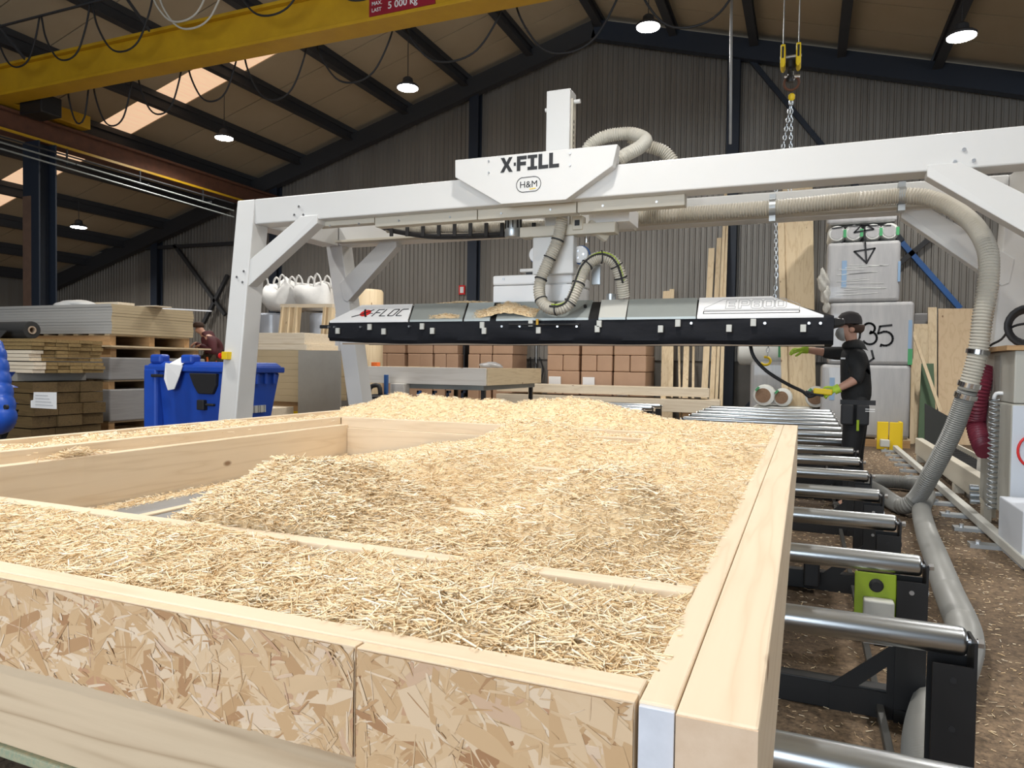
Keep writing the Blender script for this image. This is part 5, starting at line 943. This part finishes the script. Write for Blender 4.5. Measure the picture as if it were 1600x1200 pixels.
for k, px in enumerate((654, 678, 700, 723)):
    q = at(px, 612, Y=11.05); MB().box(q.x-.02, q.x+.02, 11.02, 11.06, q.z-.16, q.z+.02).box(q.x-.02, q.x+.06, 11.02, 11.06, q.z-.02, q.z+.02).build('clamp', M['navy' if k else 'blue'], tr)
q = at(603, 590, Y=10.7); MB().box(q.x-.03, q.x+.03, 10.68, 10.74, .72, q.z+.05).build('level', M['blue'], label='blue tool standing upright beside the bucket of offcuts', cat='tool', bevel=.004)
q = at(595, 625, Y=10.6); bk = thing('bucket', 'pale plastic bucket with black tools and hose inside', 'bucket', (q.x, 10.6, 0)); MB().lathe((q.x, 10.6, 0), [(.20, 0), (.25, .62), (.26, .70), (.24, .70), (.23, .66)], 22).build('tub', M['bucket'], bk, smooth='auto'); MB().lathe((q.x, 10.6, .70), [(.24, 0), (.24, .07), (.15, .10)], 18).build('lid', M['rubber'], bk, smooth='auto')
MB().tube(spline([(q.x-.22, 10.55, .72), (q.x-.15, 10.5, .92), (q.x+.02, 10.5, .95), (q.x+.06, 10.5, .78)], .05), .04, 8).build('tool_hose', M['rubber'], bk, smooth=True)
q = at(587, 575, Y=11.3); MB().box(q.x-.07, q.x+.07, 11.25, 11.35, 1.286, 1.36).build('tape_roll', M['orange'], label='small orange box on the white-faced timber element', cat='box', bevel=.01)
q = at(755, 574, Y=12.0); lump('packing_film', (q.x, 12.4, 1.315), .24, .15, .08, 'greypack', 21, 'crumpled grey film lying on the timber element', 'film', flat_=.65)
# cartons on pallets along the wall
yK = 15.3
stacks = [(562, 573, 0), (577, 632, 0), (636, 676, 0), (677, 715, 0), (731, 768, 0), (769, 801, 0), (855, 905, 1), (908, 957, 1), (959, 1010, 1)]
for i, (pa_, pb__, lab) in enumerate(stacks):
    x0, x1 = at(pa_, 570, Y=yK).x, at(pb__, 570, Y=yK).x
    MB().box(x0-.02, x1+.02, yK-.02, yK+1.0, 0, .149).build('pallet', M['pallet'], label='low pallet under the carton stack '+('nearest the rear gantry leg', 'second from the rear gantry leg', 'third from the rear gantry leg', 'next to the black slab', 'just beyond the black slab', 'ending at the hanging cables', 'just past the hanging cables', 'between the two other labelled stacks', 'nearest the leaning boards')[i], cat='pallet', group='pallets under the cartons')
    SD = ('nearest the rear gantry leg', 'second from the rear gantry leg', 'third from the rear gantry leg', 'next to the black slab', 'just beyond the black slab', 'ending at the hanging cables', 'just past the hanging cables', 'between the two other labelled stacks', 'nearest the leaning boards')[i]
    LY = ('lowest', 'second', 'third', 'fourth', 'top')
    for k in range(5):
        zz = .15+.36*k; halves = [(x0, (x0+x1)/2), ((x0+x1)/2, x1)] if (x1-x0 > .6 and k % 2 == 1) else [(x0, x1)]
        for (u, v_) in halves:
            j = random.uniform(-.012, .012); MB().box(u+.006+j, v_-.006+j, yK+abs(j), yK+.95, zz+.003, zz+.357).build('carton', M['cardboard'], label='brown wrapped carton in the '+LY[k]+' layer of the stack '+SD, cat='carton', group='cartons along the back wall', bevel=.022, seg=3)
    if lab:
        wq = (x1-x0); zq = .9 if i < 8 else .72; MB().box(x0+.05+(.05 if i == 8 else 0), x0+.05+wq*.38, yK-.025, yK-.013, zq, zq+.2).build('carton_label', M['whitep'], label='white paper label on the carton stack '+{6: 'just past the hanging cables', 7: 'between the two other labelled stacks', 8: 'nearest the leaning boards'}[i], cat='label', group='paper labels on the cartons')
a, c = at(717, 560, Y=15.6), at(728, 560, Y=15.6); MB().box(a.x+.03, c.x-.03, 15.6, 15.9, 0, 1.95).build('dark_gap_slab', M['ink'], label='black slab filling the dark gap between the carton stacks', cat='sheet', bevel=.03)  # plain black slab put in for the dark gap between the stacks
q = at(722, 453, Y=YB-.06); sgn = MB().box(q.x-.09, q.x+.09, YB-.075, YB-.055, q.z-.12, q.z+.12).build('fire_sign', M['red'], label='small red fire extinguisher sign on the ribbed back wall', cat='sign')
MB().box(q.x-.05, q.x+.05, YB-.079, YB-.0755, q.z-.08, q.z+.08).build('sign_symbol', M['whitep'], sgn)
q = at(836, 560, Y=YB-.02)
cbs = thing('cable_bundle', 'tangle of dark cables hanging on the grey concrete plinth beside the cartons', 'cable', (q.x, YB-.05, .6))
for k in range(5): MB().tube(spline([(q.x-.35+.12*k, YB-.07, 1.55), (q.x-.4+.16*k, YB-.08, 1.2), (q.x-.3+.1*k, YB-.1, .95-.05*k), (q.x-.1+.08*k, YB-.08, 1.1), (q.x+.05*k-.2, YB-.06, .0)], .06), .018, 6).build('cable', M['rubber'], cbs, smooth=True)
MB().cyl((q.x+.05, YB-.07, .2), (q.x+.05, YB-.07, 2.2), .02, n=8).build('conduit', M['zinc'], cbs)
# timber stacks behind the conveyors
yT = 14.45
zt1, zt2, zt3 = at(900, 602, Y=yT).z, at(900, 617, Y=yT).z, at(900, 620, Y=yT).z
x0, x1 = at(776, 605, Y=yT).x, at(1108, 607, Y=yT).x
for j in range(4): MB().box(x0+.05*j, x1-.04*j, yT+.16*j, yT+.16*j+.155, zt2+.03, zt1).build('timber_baulk', M['pale_x'], label='long pale timber beam in the upper layer behind the roller conveyors', cat='timber', group='beams of the upper timber layer', bevel=.006)
for x in (x0+.8, x1-.9): MB().box(x-.05, x+.05, yT, yT+.64, zt2-.02, zt2+.03).build('sticker', M['pale_y'], label='small spacer batten between the two timber layers', cat='batten', group='spacers of the timber stack')
x0, x1 = at(775, 625, Y=yT-.1).x, at(1125, 622, Y=yT-.1).x
for j in range(4): MB().box(x0+.03*j, x1-.03*j, yT-.1+.18*j, yT-.1+.18*j+.175, .45, zt2-.021).build('timber_baulk', M['pale_x'], label='long pale timber beam in the lower layer behind the roller conveyors', cat='timber', group='beams of the lower timber layer', bevel=.006)
for x in (x0+.5, (x0+x1)/2, x1-.6): MB().box(x-.12, x+.12, yT-.05, yT+.6, 0, .449).build('bearer_block', M['pallet'], label='bearer block carrying the long timber beams behind the conveyors', cat='bearer', group='bearers of the long timber')
# boards leaning on the wall
ln = [((1039, 603), (1042, 455), .17, 'pale_z'), ((1048, 603), (1050, 452), .10, 'pale_z'), ((1062, 603), (1061, 540), .04, 'pale_z'), ((1071, 603), (1073, 537), .12, 'pale_z'), ((1083, 603), (1084, 537), .05, 'pale_z'), ((1101, 606), (1112, 388), .13, 'pale_z'), ((1113, 606), (1124, 372), .10, 'pale_z'), ((1120, 610), (1134, 300), .06, 'pale_z'), ((1127, 615), (1136, 330), .07, 'pale_z')]
for k, (p, q, w_, m_) in enumerate(ln):
    lo = at(*p, Y=15.75-.02*k); hi = at(*q, Y=16.3); lo2 = lo+(lo-hi)*((lo.z)/(hi.z-lo.z))
    MB().obox(lo2, hi, w_*1.0, .04, (0, -1, 0)).build('leaning_board', M[m_], label='narrow pale board leaning on the back wall beside the blue column', cat='board', group='boards leaning by the blue column')
# upright plank and round insulation rolls
p0_, p1_ = at(1246, 632, Y=14.9), at(1241, 288, Y=15.7)
up = thing('upright_plank', 'tall broad pale plank standing upright behind the worker', 'plank', (p0_.x, 14.9, p0_.z))
MB().obox(at(1250, 636, Y=14.9), at(1246, 286, Y=15.7), .57, .05, (0, -1, 0)).build('face_board', M['pale_z'], up, bevel=.004); MB().obox(at(1227, 634, Y=14.85), at(1219, 300, Y=15.65), .12, .08, (0, -1, 0)).build('edge_board', M['pale_z'], up, bevel=.004)
q = p0_; MB().box(q.x-.85, .2, 14.3, 15.5, 0, .14).build('pallet', M['pallet'], label='pallet under the tall pale plank and the round rolls', cat='pallet', bevel=.01); MB().box(q.x-.83, .19, 14.32, 15.45, .141, at(1250, 636, Y=14.9).z+.02).build('white_sack_pile', M['balewhite'], label='flat white sacks on the pallet under the round rolls', cat='sacks', bevel=.1, seg=3)
zR = at(1250, 636, Y=14.9).z+.02
def roll(px, r, y0, y1, z, label):
    q = at(px, 610, Y=y0); t = thing('insulation_roll', label, 'roll', (q.x, y0, z)); N_ = 22
    MB().lathe((q.x, y1, z+r), [(r*.6, 0), (r*.95, .01), (r, .06), (r, y1-y0-.07), (r*.93, y1-y0-.01), (r*.70, y1-y0)], N_, (0, -1, 0)).build('wrap', M['balewhite'], t, smooth='auto')
    MB().lathe((q.x-.02, y0+.02, z+r), [(r*.70, 0), (r*.68, .025), (.01, .03)], N_, (0, -1, 0)).build('core', M['balecore'], t, smooth='auto'); MB().obox((q.x-r*.75, y0-.005, z+r*1.45), (q.x-r*.45, y0-.005, z+r*1.78), .04, .08, (0, -1, 0)).build('green_mark', M['balegreen'], t)
roll(1194, .205, 14.33, 14.82, zR, 'white-wrapped round insulation roll with brown core beside the blue column'); roll(1223, .175, 14.35, 14.82, zR, 'smaller white-wrapped round roll with brown core beside the tall plank'); roll(1276, .20, 14.35, 14.82, zR, 'white-wrapped round roll with brown core behind the pendant control')
q = at(1205, 572, Y=15.1); MB().box(q.x-.42, q.x+.55, 15.45, 16.2, 0, q.z+.1).build('white_pack', M['bale'], bevel=.08, seg=3, label='white shrink-wrapped pack behind the round insulation rolls', cat='pack')
q = at(1196, 549, Y=15.6); rl = MB().lathe((q.x-.55, 15.8, q.z-.02), [(.2, 0), (.26, .03), (.27, .1), (.27, 1.25), (.22, 1.3)], 20, (1, 0, 0)).build('insulation_roll', M['balewhite'], smooth='auto', label='white roll with green print lying across the top of the white pack', cat='roll')
MB().box(q.x+.25, q.x+.42, 15.525, 15.54, q.z-.12, q.z+.10).build('green_print', M['balegreen'], rl)
# shrink-wrapped bales
yB = 14.0
def bale(name, p0, p1, z0, z1, label, d=1.1, y=yB):
    x0, x1 = at(*p0, Y=y).x, at(*p1, Y=y).x; b = MB().box(x0, x1, y, y+d, z0, z1); o = b.build(name, M['bale'], label=label, cat='bale', bevel=.06, seg=3); return o, x0, x1
x0, x1 = at(1285, 600, Y=yB).x, at(1425, 600, Y=yB).x
pallet(x0, x1, yB, yB+1.1, 0, 'pallet under the lowest shrink-wrapped bale', .15)
o1, *_ = bale('wrapped_bale', (1283, 600), (1423, 600), .15, 1.445, 'lowest grey shrink-wrapped bale of the tall stack behind the worker')
o2, u0, u1 = bale('wrapped_bale', (1295, 520), (1428, 520), 1.445, 2.55, 'grey shrink-wrapped bale spray-marked 035 in the middle of the tall stack')
o3, v0, v1 = bale('wrapped_bale', (1292, 420), (1407, 420), 2.55, 3.62, 'topmost big shrink-wrapped bale with sprayed triangles and torn film')
for o_, px, py0, py1, w_ in ((o2, 1422, 500, 545, 7), (o3, 1319, 407, 450, 9), (o3, 1405, 408, 440, 5), (o1, 1300, 590, 625, 9)):
    a, c = at(px-w_/2, py1, Y=yB-.005), at(px+w_/2, py0, Y=yB-.005); MB().box(a.x, c.x, yB-.004, yB-.001, a.z, c.z).build('printed_band', M['baleblue'], o_)
a, c = at(1418, 570, Y=yB-.005), at(1426, 545, Y=yB-.005); MB().box(a.x, c.x, yB-.004, yB-.001, a.z, c.z).build('printed_band', M['balegreen'], o2)
def spray(o_, pts, w_=.035, yo=.002):
    P3 = [at(px, py, Y=yB-yo) for px, py in pts]; b = MB(); ribbon(b, [(p.x, p.z) for p in P3], w_, yB-yo); b.build('spray_mark', M['ink'], o_)
def arc(cx, cy, rx, ry, a0, a1, n=12): return [(cx+rx*math.cos(math.radians(a0+(a1-a0)*k/n)), cy+ry*math.sin(math.radians(a0+(a1-a0)*k/n))) for k in range(n+1)]
spray(o2, arc(1334, 521, 10, 16, 0, 360, 16)); spray(o2, arc(1358, 513, 9, 8, -150, 80)+arc(1359, 528, 11, 10, -80, 150)); spray(o2, [(1393, 508), (1375, 510), (1372, 521)]+arc(1383, 529, 12, 11, -120, 120)+[(1376, 541)])
spray(o2, [(1362, 548), (1365, 560), (1358, 565)])
spray(o3, [(1351, 353), (1352, 380), (1354, 410)], .026, .014); spray(o3, [(1335, 363), (1365, 358), (1356, 352), (1346, 352), (1335, 363)], .026, .014); spray(o3, [(1300, 357), (1330, 353), (1392, 352)], .02, .014); spray(o3, [(1335, 393), (1367, 388), (1354, 411), (1335, 393)], .03)
for k in range(12):
    py = 414+4.4*k+random.uniform(-2, 2); px = random.uniform(1298, 1330); p, q = at(px, py, Y=yB-.003), at(px+random.uniform(30, 68), py-random.uniform(-1, 5), Y=yB-.003)
    MB().obox(p, q, .004, random.uniform(.004, .009), (0, 0, 1)).build('film_fold', M['balewhite'], o3)
# the upper layer: four rolled ends and a cap bale
for k, (px, m_) in enumerate(((1308, 0), (1334, 0), (1364, 1), (1390, 0))):
    q = at(px, 370, Y=yB-.02); t = MB().lathe((q.x, yB+.9, 3.78), [(.12, 0), (.155, .03), (.16, .8), (.13, .9)], 18, (0, -1, 0)).build('insulation_roll', M['balewhite'], smooth='auto', label='short white roll with grey core lying on top of the bale stack', cat='roll', group='rolls on top of the bale stack')
    MB().cyl((q.x, yB-.002, 3.78), (q.x, yB-.008, 3.78), .105, n=16).build('core', M['bale'], t); MB().box(q.x+.10, q.x+.15, yB-.012, yB-.002, 3.70, 3.84).build('green_mark', M['balegreen'], t)
x0, x1 = at(1292, 345, Y=yB).x, at(1402, 345, Y=yB).x; MB().box(x0, x1, yB, yB+1.0, 3.945, 4.2).build('wrapped_bale', M['bale'], bevel=.05, seg=3, label='flat grey bale capping the rolls at the top of the stack', cat='bale')
for k, (px, py, s_) in enumerate(((1287, 440, .13), (1290, 462, .10), (1291, 480, .07))): q = at(px, py, Y=yB); lump('torn_film', (q.x, yB+.02, q.z), s_*.8, s_, s_*1.5, 'film', 31+k, 'torn flapping film at the left edge of the topmost big bale', 'film', bump=.5, group='torn film on the bale')
# sheets leaning beside the bales
def lean(name, quad, m_, label, y0=15.0, y1=15.6, th=.03, cat='sheet'):
    n = len(quad); P3 = []
    ys_ = [p[1] for p in quad]; lo, hi = max(ys_), min(ys_)
    for (px, py) in quad:
        t = (lo-py)/(lo-hi); P3.append(at(px, py, Y=y0+(y1-y0)*t))
        if t < .07 and lo > 660: P3[-1].z = 0
    MB().prism(P3, (0, th, 0)).build(name, M[m_], label=label, cat=cat, bevel=.003)
lean('plywood_sheet', [(1466, 688), (1533, 690), (1533, 482), (1466, 482)], 'ply_z', 'broad plywood sheet leaning behind the ribbed hose', 15.2, 16.1)
lean('leaning_plank', [(1451, 688), (1464, 688), (1464, 480), (1450, 480)], 'pale_z', 'pale upright plank beside the broad plywood sheet', 15.1, 15.9, .05, 'plank')
lean('plywood_sheet', [(1424, 684), (1450, 684), (1450, 506), (1428, 506)], 'pale_z', 'narrow plywood sheet leaning beside the marked bale', 15.05, 15.8)
lean('green_sheet', [(1434, 686), (1464, 686), (1459, 568), (1440, 568)], 'greenply', 'dark green board leaning in front of the pale plank', 14.85, 15.05)
lean('slanted_batten', [(1472, 640), (1468, 646), (1425, 520), (1429, 516)], 'pale_z', 'thin batten leaning diagonally across the green board', 14.6, 15.0, .04, 'batten')
lean('slanted_plank', [(1428, 690), (1421, 690), (1424, 560), (1430, 560)], 'pale_z', 'short dark-edged plank at the foot of the leaning boards', 14.9, 15.05, .04, 'plank')
lean('black_sheet', [(1445, 704), (1496, 704), (1490, 655), (1445, 630)], 'blacksheet', 'black sheet standing low before the plywood', 13.6, 13.75)
MB().box(at(1430, 490, Y=16.0).x, at(1535, 490, Y=16.0).x, 16.2, 16.6, 0, 2.5).build('back_pack', M['greypack'], label='grey wrapped pack behind the leaning sheets', cat='pack', bevel=.03)
# yellow end stop
a, c = at(1370, 693, Y=13.6), at(1408, 658, Y=13.6)
ys_ = thing('end_stop', 'bright yellow two-part end stop at the far end of the floor rail', 'end stop', ((a.x+c.x)/2, 13.6, 0)); xm_ = (a.x+c.x)/2
MB().box(a.x, xm_-.006, 13.6, 13.64, 0, .47).build('plate', M['yel2'], ys_, bevel=.006); MB().box(xm_+.006, c.x, 13.57, 13.61, 0, .47).build('plate', M['yel2'], ys_, bevel=.006); MB().box(c.x-.01, c.x+.03, 13.6, 13.95, 0, .47).build('side_plate', M['yel2'], ys_)
MB().box(xm_-.14, xm_-.0, 13.4, 13.56, .06, .18).build('buffer', M['gplate3'], ys_, bevel=.01)
# floor rail with foot plates and the cream travel beam
fr2 = thing('floor_rail', 'steel floor rail on small foot plates running to the yellow end stop', 'rail', (1.42, 10, 0))
MB().box(1.385, 1.455, 5.2, 13.38, .03, .10).build('rail', M['gplate3'], fr2, bevel=.008)
for k in range(12): y = 6.4+.62*k; f_ = MB().box(1.2, 1.5, y-.06, y+.06, 0, .03).build('foot_plate', M['zinc'], fr2); MB().cyl((1.26, y, .03), (1.26, y, .055), .018, n=6).build('anchor_bolt', M['bolt'], fr2)
tb_ = thing('cable_track', 'cream travel beam with a black cable tray beside the floor rail', 'beam', (1.7, 9, 0))
MB().box(1.56, 1.66, 7.7, 12.2, .10, .34).build('beam', M['cream'], tb_, bevel=.008); MB().box(1.67, 1.95, 8.9, 12.0, .20, .24).build('cable_tray', M['black'], tb_); MB().box(1.96, 1.99, 8.9, 12.0, .18, .34).build('tray_side', M['cream'], tb_)
for k in range(26): MB().box(1.67, 1.95, 8.95+k*.117, 8.99+k*.117, .241, .29).build('chain_link', M['rubber'], tb_)
for y in (7.8, 9.2, 10.6, 12): MB().box(1.56, 1.66, y-.06, y+.06, 0, .10).build('beam_foot', M['cream'], tb_)
# control cabinets on the right end of the gantry
cb_ = thing('control_cabinet', 'grey-beige control cabinet with coiled cable on the right gantry end', 'cabinet', (1.6, 7.2, .1))
MB().box(1.5, 1.95, 6.62, 7.62, .20, 1.10).build('lower_box', M['cabinet'], cb_, bevel=.012); MB().box(1.505, 1.95, 6.605, 6.6195, .21, 1.09).build('front_door', M['cabwhite'], cb_, bevel=.006)
MB().box(1.52, 1.97, 6.66, 7.62, 1.104, 1.52).build('upper_box', M['cabinet'], cb_, bevel=.01); MB().box(1.517, 1.5195, 7.1, 7.3, 1.14, 1.49).build('box_cover', M['greyboard'], cb_); MB().box(1.46, 1.98, 6.64, 7.6, 1.522, 1.56).build('top_board', M['pallet'], cb_); MB().box(1.45, 1.50, 7.4, 7.55, 1.50, 1.575).build('yellow_tip', M['yel2'], cb_, bevel=.005)
for (x, y) in ((1.55, 6.7), (1.55, 7.55), (1.9, 6.7), (1.9, 7.55)): MB().box(x-.03, x+.03, y-.03, y+.03, 0, .20).build('stand', M['cream'], cb_)
MB().tube([(1.66+.115*math.cos(a_), 6.600, .74+.13*math.sin(a_)) for a_ in np.linspace(0, 2*math.pi, 28)], .010, 6, cap=False).build('door_emblem', M['red'], cb_, smooth=True)
coil = [(1.465+.035*math.cos(k*.9), 7.0+.035*math.sin(k*.9), 1.12-.0062*k) for k in range(150)]
MB().tube(coil, .007, 5).build('coiled_cable', M['zinc'], cb_, smooth=True, fixn=False)
MB().lathe((1.56, 6.98, 1.16), [(.02, 0), (.03, .02), (.03, .10), (.018, .12)], 12, (.7, -.7, .25)).build('plug', M['rubber'], cb_, smooth='auto'); MB().tube(spline([(1.465, 7.03, 1.12), (1.48, 7.02, 1.17), (1.56, 6.98, 1.17)], .02), .016, 8).build('plug_lead', M['whitep'], cb_, smooth=True)
for k, z in enumerate((.30, .24, .19)): MB().cyl((1.47, 7.5-.02*k, z), (1.40, 7.5-.02*k, z), .028, n=10).build('connector', M['zinc'], cb_)
MB().box(1.40, 1.69, 5.8, 6.45, 0, .40).build('lower_unit', M['cabwhite'], label='white electrical unit standing on the floor below the control cabinet', cat='box', bevel=.01)
MB().tube(spline([at(1542, 545, Y=7.2), at(1550, 538, Y=7.1), at(1565, 530, Y=7.0), at(1580, 512, Y=6.9), at(1600, 506, Y=6.8), at(1625, 505, Y=6.7)], .03), .010, 6).build('power_cable', M['rubber'], smooth=True, label='thin black cable running from the hose clamp over the cabinet', cat='cable')
q = at(1597, 525, Y=6.85); t = thing('cable_coil', 'black coil of cable lying on top of the control cabinet', 'cable', (q.x, 6.85, 1.56))
for k in range(4): MB().tube([(q.x+.05+(.16-.012*k)*math.cos(a_), 6.85+.02*k, 1.56+.16+(.16-.012*k)*math.sin(a_)) for a_ in np.linspace(0, 2*math.pi, 24)], .018, 6, cap=False).build('turn', M['rubber'], t, smooth=True)
hose('red_hose', [at(1538, 575, X=1.47), at(1533, 600, X=1.44), at(1527, 630, X=1.42), at(1525, 660, X=1.43), at(1533, 690, X=1.45), at(1541, 705, X=1.47)], .085, M['hosered'], .026, .010, label='dark red ribbed hose hanging between the cabinet and the ribbed grey hose', cat='hose')
# straw and chips scattered on the floor
n = 9000; fx = rng.uniform(-.3, 2.6, n); fy = 1.2+rng.random(n)**1.3*12
straws('floor_straw', np.stack([fx, fy, np.full(n, .003)], -1), rng.uniform(.008, .035, n), rng.uniform(.0015, .004, n), .05, 'straw', None, Vector((1, 6, 0)), label='straw bits and wood chips scattered over the dusty floor', cat='straw')
q = at(1206, 940, Z=0)
MB().box(q.x-.12, q.x+.03, q.y-.05, q.y+.08, .001, .003).build('floor_marking', M['yel2'], label='worn yellow paint mark on the floor under the rollers', cat='floor marking')
